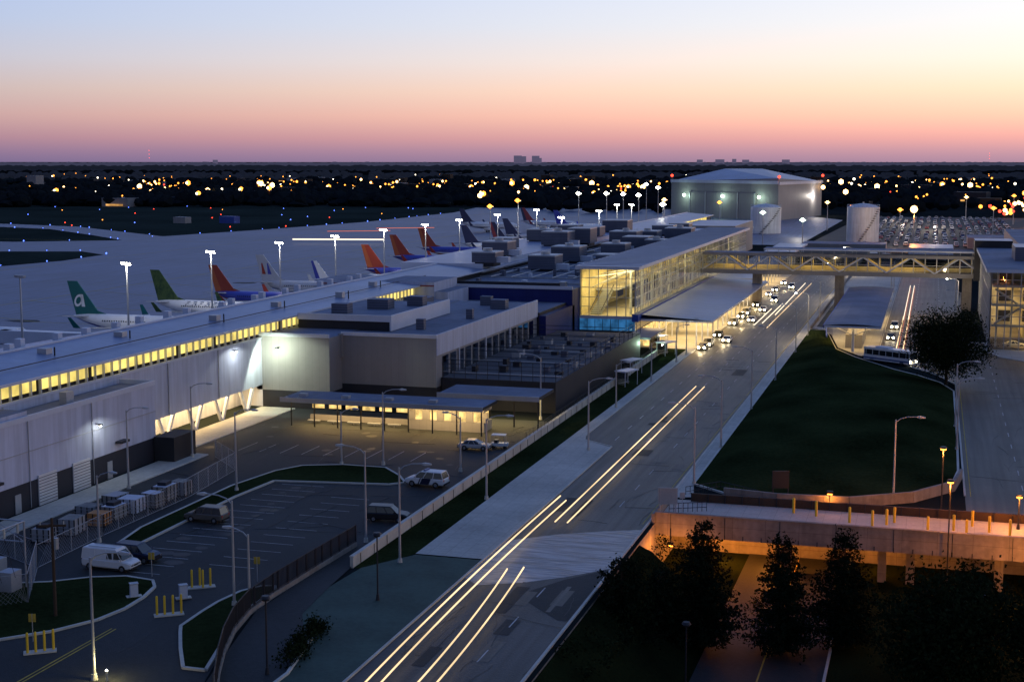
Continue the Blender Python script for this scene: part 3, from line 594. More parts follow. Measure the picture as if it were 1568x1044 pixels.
# ---------------------------------------------------------------- vehicles
def car(body,kind='suv',lights=False):
    g=MB()
    L,Wd,Hh={'suv':(4.8,.95,1.8),'van':(5.6,1.02,2.2),'car':(4.6,.9,1.45)}[kind]
    def rg(x,w,z0,z1,cr=.12): return [(x,-w+cr,z0),(x,w-cr,z0),(x,w,z0+cr),(x,w,z1-cr),(x,w-cr,z1),(x,-w+cr,z1),(x,-w,z1-cr),(x,-w,z0+cr)]
    hz={'suv':1.08,'van':1.15,'car':.92}[kind]; h=L/2
    g.loft([rg(-h,Wd*.9,.45,hz-.1),rg(-h+.15,Wd,.32,hz),rg(h-1.3,Wd,.3,hz),rg(h-.4,Wd*.97,.3,hz-.1),rg(h,Wd*.86,.4,hz-.28)],body,False)
    if kind=='suv': x=[-h+.1,-h+.35,h-1.9,h-1.15]
    elif kind=='van': x=[-h+.05,-h+.15,h-1.7,h-.95]
    else: x=[-h+.5,-h+1.3,h-2.1,h-1.25]
    def gh(a,b,w0,w1,z0,z1,m): 
        v=[(a[0],-w0,z0),(b[0],-w0,z0),(b[0],w0,z0),(a[0],w0,z0),(a[1],-w1,z1),(b[1],-w1,z1),(b[1],w1,z1),(a[1],w1,z1)]
        g.add(v,[(0,1,5,4),(1,2,6,5),(2,3,7,6),(3,0,4,7),(4,5,6,7)],m)
    w0,w1=Wd*.94,Wd*.8
    gh((x[0],x[1]),(x[3],x[2]),w0,w1,hz-.02,Hh-.08,'car_glass' if kind!='van' else body)
    gh((x[1]-.03,x[1]),(x[2]+.03,x[2]-.1),w1+.02,w1-.06,Hh-.09,Hh,body)
    for t in (0,.34,.68,1):
        xb=x[0]+(x[3]-x[0])*t; xt=x[1]+(x[2]-x[1])*t
        for sg in (-1,1): g.tube((xb,sg*(w0+.005),hz-.03),(xt,sg*(w1+.005),Hh-.06),.05,.05,body,4)
    if kind=='van':
        for sg in (-1,1):
            for a,b in ((-.1,.5),(.62,1.5)):
                yy=sg*(w0-.02); g.add([(h-2.9+a*1.1+.3,yy+sg*.03,hz+.1),(h-2.9+b*1.1+.3,yy+sg*.03,hz+.1),(h-2.9+b*1.1+.2,sg*(w1+.06),Hh-.35),(h-2.9+a*1.1+.3,sg*(w1+.06),Hh-.35)],[(0,1,2,3)],'car_glass')
        g.add([(x[3]+.02,-w0+.12,hz+.04),(x[3]+.02,w0-.12,hz+.04),(x[2]+.14,w1-.08,Hh-.2),(x[2]+.14,-w1+.08,Hh-.2)],[(0,1,2,3)],'car_glass')
        for q in (-.5,.5): g.box(-h+.6,h-1.9,q-.03,q+.03,Hh+.04,Hh+.1,'steel')
    for sx in (-h+.95,h-.95):
        for sg in (-1,1):
            g.tube((sx,sg*(Wd-.2),.36),(sx,sg*(Wd+.02),.36),.36,.36,'rubber',14,True,False); g.tube((sx,sg*(Wd+.021),.36),(sx,sg*(Wd+.03),.36),.2,.2,'chrome',10,True,False)
    for sg in (-1,1):
        if lights: g.ball((h+.1,sg*.6,.72),.24,'head_light',8)
        else: g.box(h-.08,h+.01,sg*.6-.18,sg*.6+.18,.62,.78,'chrome')
        g.box(-h-.01,-h+.06,sg*.75-.1,sg*.75+.1,.75,hz-.08,'tail_light' if lights else 'c_red')
        g.box(x[3]-.35,x[3]-.15,sg*(Wd+.08)-.07,sg*(Wd+.08)+.07,hz,hz+.16,body)
    g.box(h-.02,h+.06,-Wd*.8,Wd*.8,.32,.5,'rubber'); g.box(-h-.06,-h+.02,-Wd*.85,Wd*.85,.36,.54,'rubber')
    g.box(h-.05,h+.012,-.35,.35,.6,.76,'c_black')
    return g
place(car('c_white','van').mesh('v'),'cargo_van',(-76.9,120,.03),math.radians(-2))
place(car('c_navy','suv').mesh('v'),'parked_suv',(-76,123.3,.03),math.radians(-4))
place(car('c_tan','suv').mesh('v'),'parked_suv',(-77,139.5,.03),math.radians(178))
g=car('c_white','suv'); g.add([(-.6,.956,.35),(.5,.956,.35),(.2,.956,1.05),(-.9,.956,1.05)],[(0,1,2,3)],'c_navy'); g.add([(.6,.957,.35),(.75,.957,.35),(.45,.957,1.05),(.3,.957,1.05)],[(0,1,2,3)],'c_navy')
g.box(-.1,.15,-.6,.6,1.8,1.95,'c_blue'); g.build('police_suv',(-59.3,163,.03),math.radians(176),1.1)
place(car('c_black','suv').mesh('v'),'parked_suv',(-57.6,145.5,.03),math.radians(6))
g=MB(); g.box(-1.2,1.2,-.6,.6,.35,.75,'c_white'); g.box(-1.1,.9,-.65,.65,1.85,1.95,'c_white'); g.box(-.7,-.2,-.5,.5,.75,1.2,'c_black')
for a in (-1,.85):
    for b in (-.58,.58): g.tube((a,b,.7),(a,b,1.87),.03,.03,'steel',4)
for a in (-.8,.8):
    for b in (-.6,.5): g.tube((a,b,.22),(a,b+.12,.22),.22,.22,'rubber',10)
g.build('golf_cart',(-57.5,188,.03),.1)
place(car('c_silver','car').mesh('v'),'parked_car',(-60.5,186,.03),.1)
cars=[car(c,k).mesh('v') for c,k in (('c_white','car'),('c_silver','suv'),('c_black','car'),('c_red','car'),('c_blue','suv'),('c_white','suv'),('c_silver','car'))]
litc=[car(c,k,True).mesh('v') for c,k in (('c_black','car'),('c_silver','suv'),('c_white','car'))]
for i,(x,y) in enumerate([(-46.5,301),(-46.3,307),(-43.3,315),(-46.6,324),(-46.6,349),(-43,357),(-46.6,365),(-46.6,374),(-43.2,383),(-46.6,396),(-43,410),(-46.6,428),(-46.4,444),(-42.5,455),(-46.4,470)]):
    place(litc[i%3],'car',(x,y,.04),math.radians(-90))
for (x,y) in ((-46.3,298),(-43.5,312),(-44,346),(-46,362),(-46,392),(-45,425),(-44,450)): light('headlight_beam','POINT',(x,y-2.2,.9),300,(1,.76,.4),soft=.2)
place(cars[0],'car',(17.5,323,.14),0.1); place(litc[0],'car',(-8.5,330,.04),math.radians(-90)); place(litc[1],'car',(-8.3,352,.04),math.radians(-90))
random.seed(5)
for r in range(12):
    y=700+r*30
    for c in range(18):
        for dy in (0,7):
            if R()<.8: place(cars[int(R()*7)],'parked_car',(-36+c*4.6+U(-.5,.5),y+dy+U(-1.5,1.5),.04),math.radians((90 if R()<.5 else -90)+U(-5,5)),U(1,1.12))
g=MB(); g.box(-5.5,5.5,-1.25,1.25,.45,2.95,'c_white'); g.box(-5.3,5.3,-1.27,1.27,1.5,2.5,'car_glass'); g.box(5.5,5.53,-1.1,1.1,1.3,2.6,'car_glass'); g.box(-5.5,5.5,-1.28,1.28,.7,.95,'c_blue'); g.box(-3,0,-.8,.8,2.95,3.2,'white_metal')
for i in range(7): g.box(-5+i*1.6,-4.9+i*1.6,-1.28,1.28,1.5,2.5,'c_white')
for a in (-3.6,3.6):
    for b in (-1.25,1.05): g.tube((a,b,.48),(a,b+.24,.48),.48,.48,'rubber',12)
for b in (-.9,.9): g.ball((5.6,b,.85),.2,'head_light')
g.build('shuttle_bus',(-7.5,291,.04),math.radians(-35))
# ---------------------------------------------------------------- light trails
def trail(pts,m='trail_warm',r=.08,z=.65):
    g=MB(); P=[Vector((x,y,z)) for x,y in pts]
    for a,b in zip(P,P[1:]): g.tube(a,b,r,r,m,5,False)
    g.build('headlight_trail')
def curve(p0,p1,p2,n=12): return [((1-t)**2*p0[0]+2*t*(1-t)*p1[0]+t*t*p2[0],(1-t)**2*p0[1]+2*t*(1-t)*p1[1]+t*t*p2[1]) for t in [i/n for i in range(n+1)]]
trail(curve((-40.0,90),(-41.6,118),(-41.4,160))); trail(curve((-38.8,90),(-40.5,118),(-40.2,158)))
trail(curve((-36.3,90),(-36.6,110),(-38.7,129))); trail(curve((-34.9,90),(-35.2,110),(-37.3,130)))
trail([(-38.9,148),(-39.3,247)]); trail([(-37.5,148),(-37.8,247)])
trail([(-41,345),(-41.2,385)],'trail_white',.12); trail([(-39.6,350),(-39.8,400)],'trail_white',.12); trail([(-38.6,370),(-39.6,470)],'trail_white',.12); trail([(-37.4,340),(-37.6,470)],'trail_warm',.08)
for x in (-6.8,-5.4): trail([(x,305),(x+.1,375)],'trail_warm',.1)
for x in (-6.6,-5.4): trail([(x,368),(x,470)],'trail_white',.1); trail([(x+.3,300),(x+.3,460)],'trail_red',.05,.9)
g=MB(); g.tube((-302,640,2),(-258,650,2),.35,.35,'trail_white',5); g.tube((-290,720,4),(-262,735,4),.15,.15,'trail_red',5); g.tube((-310,700,3),(-280,715,3),.15,.15,'trail_red',5); g.build('taxi_light_trail')
# ---------------------------------------------------------------- lamps
def lamppost(h=9.8,arm=2.4,lit=False):
    g=MB(); g.tube((0,0,0),(0,0,.5),.28,.22,'kerb',8); g.tube((0,0,.5),(0,0,h),.14,.09,'steel',8)
    P=[(0,0,h-.3),(.5,0,h+.15),(1.3,0,h+.42),(arm,0,h+.5)]
    for a,b in zip(P,P[1:]): g.tube(a,b,.06,.055,'steel',6)
    g.loft([[(arm,-.1,h+.42),(arm,.1,h+.42),(arm,.1,h+.56),(arm,-.1,h+.56)],[(arm+.3,-.2,h+.36),(arm+.3,.2,h+.36),(arm+.3,.16,h+.62),(arm+.3,-.16,h+.62)],[(arm+.95,-.1,h+.4),(arm+.95,.1,h+.4),(arm+.95,.08,h+.54),(arm+.95,-.08,h+.54)]],'steel',False)
    if lit: g.ball((arm+.5,0,h+.34),.24,'lamp_white',8,.14)  # glowing bulb added to go with the road fill light
    return g.mesh('lamp')
LP=lamppost(); LPs=lamppost(7.2,1.6); LPl=lamppost(9.8,2.4,True)
for (x,y,d,sm) in [(-50.2,129.9,1,0),(-56.5,136.3,-1,0),(-59.6,112.6,-1,0),(-57.4,111.3,-1,1),(-50,158.1,1,0),(-57.9,171.9,-1,1),(-69,172.8,1,0),(-74.3,171.2,1,1),(-80.6,153.6,1,0),(-94,151.1,1,0),(-95.8,170.1,1,0),(-61.4,92.9,1,0),(-57.9,211.2,-1,0),(-45.1,189.7,1,0),(-27.6,196.3,-1,0),(-27.6,173,-1,0),(-27.4,228.9,-1,0),(-3.5,171.2,1,0),(4.1,222.1,1,0),(4.1,204.3,1,0),(-26.8,259.8,-1,0),(-48.8,224.6,1,1),(-48.6,253.7,1,1),(-48.6,280,1,1),(-48.6,292,1,1),(-83.6,128.3,1,1),(-26.9,300,-1,0),(-26.9,330,-1,2),(-27,365,-1,0),(6.5,345,-1,0),(6.5,380,-1,2),(6.5,420,-1,0),(-11.2,420,1,0),(-11.2,450,1,0),(-27,430,-1,2),(-27,470,-1,0),(-27,510,-1,2)]:
    place((LP,LPs,LPl)[sm],'street_lamp',(x,y,0),math.radians((0 if d>0 else 180)+U(-8,8)))
    if sm==2: light('road_fill_light','POINT',(x-3.2,y,9.7),3000,(1,.76,.44),soft=.3)  # added fill to brighten the road, hung at lamp heads made to glow
def blacklamp(h,lit):
    g=MB(); g.tube((0,0,0),(0,0,.6),.2,.12,'steel_dark',8); g.tube((0,0,.6),(0,0,h),.085,.07,'steel_dark',8)
    g.tube((0,0,h),(0,0,h+.18),.3,.34,'lamp_orange' if lit else 'steel_dark',10); g.tube((0,0,h+.18),(0,0,h+.38),.42,.3,'steel_dark',10); return g.mesh('l')
for (x,y,z,h,lit,p) in [(-47.7,117.7,.1,6,0,0),(-48.9,97.5,.1,6,0,0),(1.9,165.6,0,7.6,1,1500),(2.6,152.9,-6,12.6,1,2200),(5.8,139.5,-6,4.4,1,900),(-19.4,118.8,-6,6,0,0),(12,148,-6,5,1,3600),(20,148,-6,5,1,2500)]:
    place(blacklamp(h,lit),'path_lamp',(x,y,z))
    if lit: light('path_lamp_light','POINT',(x,y-.3,z+h-.35),p,ORG,soft=.25)
for (x,y,z,p) in [(-10.5,165.3,1.6,700),(-26.3,149.5,-1.6,1500),(-23,160,-2.4,3200),(-5,161,-2.4,900),(22,163,3,3000),(10,161,3.5,1800),(-16,158.5,-2.6,2200)]:
    light('bridge_lamp_light','POINT',(x,y,z),p,ORG,soft=.25)
    if z<3: 
        g=MB(); g.box(-.35,.35,-.15,.15,0,.3,'steel_dark'); g.box(-.28,.28,-.2,.2,-.12,0,'lamp_orange')
        if z>0: g.box(-.06,.06,-.06,.06,-1.6,0,'steel_dark')
        else: g.box(-.06,.06,-.06,.06,.3,.9 if z<-2 else 1.9,'steel_dark')
        g.build('wall_lamp',(x,y,z+.2))
    else: place(blacklamp(z,1),'path_lamp',(x,y+.6,.02))
g=MB(); g.tube((0,0,0),(0,0,.8),.1,.1,'steel',8); g.ball((0,0,.85),.09,'lamp_white',8); g.build('bollard_light',(-60.3,92.9,.03)); light('bollard_light_glow','POINT',(-60.3,92.9,1.3),260,(1,.8,.32),soft=.2)
def mast(h,m,n=4):
    g=MB(); g.tube((0,0,0),(0,0,h),.28,.14,'steel',8); g.box(-1.6,1.6,-.1,.1,h-.1,h+.05,'steel')
    for i in range(n): g.box(-1.5+i*.8,-.9+i*.8,-.3,.3,h+.05,h+.45,'steel'); g.box(-1.45+i*.8,-.95+i*.8,-.36,-.3,h+.08,h+.42,m)
    return g
for i,(x,y) in enumerate([(-167,233),(-166,269),(-168,310),(-169,350),(-168,385),(-169,426),(-169,465),(-170,505),(-172,560),(-172,620),(-140,541),(-142,615),(-154,707),(-147,709)]):
    mast(18,'lamp_white' if i else 'steel').build('apron_floodlight_mast',(x,y,0),math.radians(-20))
    if i: light('apron_floodlight','POINT',(x,y-1.2,17.4),3200 if i<8 else 5000,(1,.92,.78),soft=.5)
for (x,y,h,m) in [(-190,772,22,'lamp_white'),(-175,776,22,'lamp_white'),(-163,764,22,'lamp_white'),(-150,742,22,'lamp_white'),(-134,730,20,'far_amber'),(-120,650,20,'lamp_white'),(-179,910,25,'lamp_cool'),(-160,850,24,'lamp_white'),(-188,601,20,'lamp_orange'),(-182,624,22,'lamp_orange'),(-42,769,16,'lamp_orange'),(-9,676,18,'far_amber'),(-17,761,15,'lamp_orange'),(-80,700,15,'lamp_green'),(-60,690,12,'lamp_green'),(30,800,15,'lamp_orange'),(60,900,18,'lamp_orange'),(48,960,18,'lamp_orange'),(-120,830,16,'lamp_orange'),(-60,850,16,'far_amber'),(20,1000,16,'far_amber')]:
    mm=mast(h,m); mm.ball((0,-.5,h+.3),1.7 if (x,y)==(-9,676) else .95,m,8); mm.build('floodlight_mast',(x,y,0),math.radians(-12))
for (x,y,c) in ((-9,676,ORG),(30,800,(1,.7,.4)),(-17,761,(1,.8,.6)),(60,900,ORG),(0,880,(1,.8,.6)),(-20,960,(1,.8,.6))): light('carpark_floodlight','POINT',(x,y,15),20000,c,soft=.5)
light('apron_floodlight','POINT',(-110,900,18),14000,(1,.5,.2),soft=.5)
# ---------------------------------------------------------------- airliners
def airliner(fin,fin2,belly,body='p_white',logo=None,letters=None,bars=None):
    g=MB(); n=16
    S=[(0,.2,5.0),(1.5,.6,4.85),(4,1.15,4.5),(8,1.7,4.0),(12,1.9,3.8),(28,1.9,3.8),(30.5,1.7,3.7),(32.5,1.15,3.5),(33.6,.6,3.3),(34,.1,3.2)]
    R_=[[(x,r*math.cos(2*math.pi*(i+.5)/n),z+r*math.sin(2*math.pi*(i+.5)/n)) for i in range(n)] for x,r,z in S]
    v=[p for r in R_ for p in r]; up=[];lo=[]
    for j in range(len(R_)-1):
        for i in range(n):
            f=(j*n+i,(j+1)*n+i,(j+1)*n+(i+1)%n,j*n+(i+1)%n); (lo if 9<=i<=14 else up).append(f)
    g.add(v,up,body,True); g.add(v,lo,belly,True)
    for sg in (-1,1):
        for i in range(36):
            x=8.5+i*.6; g.box(x,x+.25,min(sg*1.86,sg*1.9),max(sg*1.86,sg*1.9),4.2,4.5,'car_glass')
        y1=sg*14
        def wing(a,b,t0,t1,m):
            (xa,xb,yy,zz),(xc,xd,y2,z2)=a,b
            g.add([(xa,yy,zz-t0),(xb,yy,zz-t0),(xd,y2,z2-t1),(xc,y2,z2-t1),(xa,yy,zz),(xb,yy,zz+t0),(xd,y2,z2+t1),(xc,y2,z2)],[(0,1,2,3),(4,5,6,7),(0,1,5,4),(1,2,6,5),(2,3,7,6),(3,0,4,7)],m)
        wing((13,20,sg*1.2,3.0),(9.5,11.2,y1,4.2),.35,.1,'p_silver')
        wing((9.2,10.8,y1,4.2),(8.2,9.0,sg*14.6,6.4),.1,.05,fin)
        wing((1.2,4.8,sg*.6,5.1),(-.6,.9,sg*5.8,5.6),.15,.06,'p_silver')
        g.tube((14.6,sg*5,2.0),(18.6,sg*5,2.0),.7,1.0,body,12); g.tube((18.6,sg*5,2.0),(18.7,sg*5,2.0),.8,.8,'rubber',12)
        g.tube((15.5,sg*2.4,0.4),(15.5,sg*2.4,3),.12,.12,'steel',6); g.tube((15.5,sg*2.1,.5),(15.5,sg*2.7,.5),.5,.5,'rubber',10)
    g.tube((30,0,.4),(30,0,3),.1,.1,'steel',6); g.tube((30,-.3,.4),(30,.3,.4),.4,.4,'rubber',10)
    g.box(33.0,33.3,-.7,.7,3.9,4.2,'car_glass')
    def finp(x0,x1,z0,u0,u1,z1,t,m):
        g.add([(x0,-t,z0),(x1,-t,z0),(u1,-t*.5,z1),(u0,-t*.5,z1),(x0,t,z0),(x1,t,z0),(u1,t*.5,z1),(u0,t*.5,z1)],[(0,1,2,3),(7,6,5,4),(0,3,7,4),(1,5,6,2),(3,2,6,7)],m)
    finp(.8,2.8,5.2,-1.4,-.3,13,.17,fin2); finp(2.8,7.2,5.2,-.3,1.2,13,.172,fin)
    g.add([(7.2,-.1,5.2),(9.5,0,5.4),(6.2,0,6.4),(7.2,.1,5.2)],[(0,1,2),(3,2,1)],fin)
    if bars:
        for k,(m,dx) in enumerate(bars):   # pair of slanted tail marks
            g.add([(1.4+dx,-.2,7.4),(2.1+dx,-.2,7.4),(1.5+dx,-.16,10.6),(1.1+dx,-.16,10.6)],[(0,1,2,3)],m); g.add([(2.1+dx,-.2,7.4),(2.6+dx,-.2,7.4),(1.5+dx,-.17,10.4)],[(0,1,2)],m)
    if logo:
        for k in range(16):
            a=2*math.pi*k/16;b=2*math.pi*(k+1)/16
            q=lambda t,r:(1.6+r*1.0*math.cos(t)+.35*math.sin(t)*r-0.1,-.2,8.6+1.35*r*math.sin(t))
            g.add([q(a,1.05),q(b,1.05),q(b,.62),q(a,.62)],[(0,1,2,3)],logo)
        g.add([(2.3,-.2,7.2),(3.2,-.2,7.2),(2.7,-.2,10),(2.0,-.2,10)],[(0,1,2,3)],logo)
    if letters:
        for k in range(letters):
            x=9.5+k*1.9
            for (a,b,c,d) in [(0,.35,4.55,5.5),(.35,1.2,5.3,5.5),(.35,1.0,4.95,5.1)]+([(.9,1.25,4.55,5.1)] if k%2 else []):
                yz=lambda z:-math.sqrt(max(.01,1.9**2-(z-3.8)**2))-.03
                g.add([(x+a,yz(c),c),(x+b,yz(c),c),(x+b,yz(d),d),(x+a,yz(d),d)],[(0,1,2,3)],'p_grey')
    return g.mesh('airliner')
sw2=airliner('p_red','p_orange','p_orange','p_blue')
pl=[(airliner('p_silver','p_silver','p_white'),-211,254,1),(airliner('p_teal','p_teal','p_blue',logo='p_white'),-187.5,281,1),(airliner('p_leafy','p_leafy','p_white',letters=6),-187,316,1),(sw2,-186.5,345,.94),(airliner('p_silver','p_silver','p_silver','p_silver',bars=[('p_red',-.6),('p_blue',1.2)]),-188,376,1),(airliner('p_white','p_blue','p_white'),-184,405,.72),(sw2,-178,432,1),(sw2,-192,493,1),(sw2,-200,545,1),(airliner('p_navy','p_navy','p_silver'),-192,576,1),(airliner('p_navy','p_darkred','p_silver'),-190,610,1),(airliner('p_navy','p_navy','p_navy','p_silver'),-196,650,1),(airliner('p_darkred','p_navy','p_white'),-232,805,1),(airliner('p_navy','p_navy','p_silver'),-259,773,1),(airliner('p_blue','p_blue','p_silver'),-202,767,1)]
for me,x,y,s in pl:
    place(me,'airliner',(x,y,.03),math.radians(U(-3,3)),s)
    g=MB(); nx=x+29*s
    if -190<nx<-140:
        g.obox(((-129+nx)/2,y-7,3.3),(-129-nx),2.4,2.6,0,'white_metal'); g.box(nx-1,nx+2,y-8,y-2.2,3.3,5.9,'white_metal'); g.tube((nx+4,y-7,0),(nx+4,y-7,3.3),.4,.4,'steel',8); g.tube((-134,y-7,0),(-134,y-7,6.4),1.9,1.9,'white_metal',12)
        g.build('jet_bridge')
random.seed(3)
for i in range(30):
    x=U(-175,-133);y=U(230,600); g=MB(); g.box(-1.4,1.4,-.7,.7,.4,.6,'steel'); g.box(-1.4,1.4,-.7,.7,1.7,1.8,'p_white'); g.box(-1.2,1,-.6,.6,.6,1.4,random.choice(['c_blue','c_red','c_black','crate_wood']))
    for a in (-1,1):
        for b in (-.7,.55): g.tube((a,b,.2),(a,b+.15,.2),.2,.2,'rubber',8)
        for b in (-.66,.66): g.tube((a*1.3,b,.5),(a*1.3,b,1.7),.04,.04,'steel',4)
    g.build('baggage_cart',(x,y,.03),U(0,3))
# ---------------------------------------------------------------- street furniture near lot
def bollard():
    g=MB(); g.tube((0,0,0),(0,0,1.25),.09,.09,'yellow_paint',8); g.ball((0,0,1.25),.09,'yellow_paint',8); return g.mesh('b')
BL=bollard()
for (x,y) in [(-64.9,108.2),(-64.3,108.5),(-63.7,108.9),(-63.1,109.3),(-69.9,96.4),(-69.4,96.8),(-68.9,97.3),(-68.4,97.8),(-66,116.4),(-65.6,117.2),(-65,116.7),(-64.6,117.4)]: place(BL,'yellow_bollard',(x,y,.05),0,(1.2,1.2,1.35))
g=MB()
for (x,y) in [(-64,108.7),(-69.2,97.1),(-65.3,116.9)]: g.obox((x,y,0),2.6,.9,.12,.6,'kerb')
g.build('bollard_plinth')
for (x,y) in [(-14.3,162),(-11.7,161.2),(-7.9,159.3),(-5.4,158.5),(-3.1,160.7),(.5,157.4),(3.2,159),(4.5,157.1),(6.9,159.3),(9,158.5),(11,160.4),(-3.9,159.5),(5.2,161.5)]: place(BL,'yellow_bollard',(x,y,.02),0,(1.7,1.7,1.35))
for (x,y) in [(-69.7,112.3),(-65.1,113.2)]:
    g=MB(); g.box(-.7,.7,-.35,.35,0,.1,'kerb'); g.prism([(-.35,-.3),(.35,-.3),(.35,.3),(-.35,.3)],.1,1.25,'white_metal'); g.box(-.4,.4,-.34,.34,1.25,1.32,'steel'); g.build('utility_cabinet',(x,y,.1),.7)
random.seed(9)
for i,(x,y,m) in enumerate([(-87.5,134.5,'orange_paint'),(-87.6,137.6,'crate_wood'),(-87.3,140.8,'white_metal'),(-86.2,143.6,'crate_wood'),(-86.6,147,'crate_wood'),(-86.1,150,'steel'),(-88.4,130.6,'steel'),(-89.4,127,'steel'),(-91,138,'steel'),(-89.8,141.6,'crate_wood')]):
    g=MB(); w,h=U(.95,1.25),U(1.2,2.0); w2=U(.9,1.4); g.box(-w,w,-w2,w2,0,.15,'steel_dark'); g.box(-w+.08,w-.08,-w2+.08,w2-.08,.15,h,m,random.choice(['white_metal','crate_wood','steel']) if m!='orange_paint' else m)
    for a in (-1,-.3,.4,1): g.box(a*w*.95-.05,a*w*.95+.05,-w2,-w2+.07,.15,h,'steel_dark'); g.box(w-.07,w,a*w2*.95-.05,a*w2*.95+.05,.15,h,'steel_dark')
    for z in (.5,.9): g.box(-w,w,-w2-.01,-w2+.05,z,z+.06,'steel'); g.box(w-.05,w+.01,-w2,w2,z,z+.06,'steel')
    if i%3==1: g.box(-w*.6,w*.5,-w2*.5,w2*.6,h,h+.4,'steel_dark')
    g.build('storage_crate',(x,y,.02),U(-.12,.12))
def fence(pts,h=2.4,name='chain_link_fence'):
    g=MB()
    for a,b in zip(pts,pts[1:]):
        L=math.hypot(b[0]-a[0],b[1]-a[1]); n=max(1,int(L/3))
        for i in range(n+1):
            t=i/n;x=a[0]+(b[0]-a[0])*t;y=a[1]+(b[1]-a[1])*t; g.tube((x,y,0),(x,y,h),.055,.055,'steel',5)
        for z in (.1,h): g.tube((a[0],a[1],z),(b[0],b[1],z),.03,.03,'steel',4)
        for i in range(int(L/.45)):
            t=i*.45/L; t2=min(1,(i*.45+h)/L); x=a[0]+(b[0]-a[0])*t;y=a[1]+(b[1]-a[1])*t;X=a[0]+(b[0]-a[0])*t2;Y=a[1]+(b[1]-a[1])*t2
            g.tube((x,y,.1),(X,Y,h),.01,.01,'steel',3,False); g.tube((x,y,h),(X,Y,.1),.01,.01,'steel',3,False)
    g.build(name)
fence([(-84,118),(-84.6,130.6),(-84.6,149),(-86.3,164.3),(-92.8,171)]); fence([(-92,100),(-84,103),(-78,108),(-84,118),(-92,122)],2.8)
g=MB()
for x in (-88,-84.5,-81): 
    for y in (104,112): g.tube((x,y,0),(x,y,6.5),.1,.1,'steel',6)
for y in (104,112):
    for z in (4.5,6.5): g.tube((-88,y,z),(-81,y,z),.08,.08,'steel',5)
for x in (-88,-84.5,-81):
    g.tube((x,104,6.5),(x,112,6.5),.08,.08,'steel',5)
    for q in range(4): g.tube((x,105+q*2,6.5),(x,105+q*2,5.6),.12,.12,'kerb',8); g.tube((x,105+q*2,5.6),(x+1,105+q*2,2),.03,.03,'steel_dark',4)
for x in (-86.3,-82.7):
    for y in (104,112): g.tube((x-1.7,y,4.5),(x+1.7,y,6.5),.05,.05,'steel',4); g.tube((x+1.7,y,4.5),(x-1.7,y,6.5),.05,.05,'steel',4)
g.box(-87,-84.8,107,109,0,2.2,'steel'); g.box(-83.6,-82,106,107.6,0,1.8,'white_metal'); g.box(-87,-86,113,116,0,1.6,'steel'); g.box(-82.6,-81.2,110,111.6,0,2,'steel')
for q in range(3): g.tube((-86.6+q*.7,108,2.2),(-86.6+q*.7,108,3),.12,.1,'kerb',6)
g.build('electrical_substation')
g=MB(); g.tube((0,0,0),(0,0,9),.16,.12,'brown_board',8); g.box(-1.2,1.2,-.06,.06,8.2,8.4,'brown_board'); [g.tube((a,0,8.4),(a,0,8.7),.05,.05,'kerb',6) for a in (-1,0,1)]; g.tube((.3,0,6.2),(.3,0,7.2),.22,.22,'steel',8); g.build('utility_pole',(-73.3,105.3,0),.4)
g=MB(); [g.tube((a,0,0),(a,0,3.2),.08,.08,'steel',6) for a in (-.9,.9)]; g.box(-1.1,1.1,-.06,.06,1.4,3.3,'steel'); g.build('road_sign',(-27.9,156.5,0),.2)
g=MB(); [g.tube((a,0,0),(a,0,3.0),.08,.08,'steel_dark',6) for a in (-.9,.9)]; g.box(-1.0,1.0,-.06,.06,.9,3.0,'steel_dark'); g.build('direction_sign',(-16.5,168.6,.4),.3)
for (x,y) in [(-26.5,158),(-71.2,99),(-71.5,118.5),(-61,120)]:
    g=MB(); g.tube((0,0,0),(0,0,2.4),.04,.04,'steel',6); g.box(-.3,.3,-.03,.0,1.7,2.4,'line_yellow' if x<-30 else 'steel'); g.build('traffic_sign',(x,y,.1),.3)
g=MB()
for a,b in (((-27.6,167),(-24,171)),((-24,171),(-19,167.5)),((-28,158),(-24,160))):
    n=8
    for z in (.5,1.1): g.tube((*a,z),(*b,z),.04,.04,'steel_dark',4)
    for i in range(n+1): t=i/n; x=a[0]+(b[0]-a[0])*t;y=a[1]+(b[1]-a[1])*t; g.tube((x,y,0),(x,y,1.1),.035,.035,'steel_dark',4)
g.build('handrail')
for (x,y) in [(-52,248),(-54,262),(-52.5,290),(-56,300)]:
    g=MB(); g.box(-2.2,2.2,-1.2,1.2,2.6,2.8,'white_metal'); g.box(-2,2,1.0,1.05,.3,2.5,'clear_glass'); g.box(-2,-1.95,-1,1,.3,2.5,'clear_glass')
    for a in (-2,2):
        for b in (-1,1): g.tube((a,b,0),(a,b,2.6),.06,.06,'white_metal',6)
    g.box(-1.5,1.5,.4,.8,.4,.5,'steel'); g.build('bus_stop_shelter',(x,y,.1),1.2)
light('shelter_light','POINT',(-56.2,285,3),700,(.65,1,.7),soft=.2)
light('shelter_light','POINT',(-55,300,3.2),500,(1,.9,.6),soft=.2)
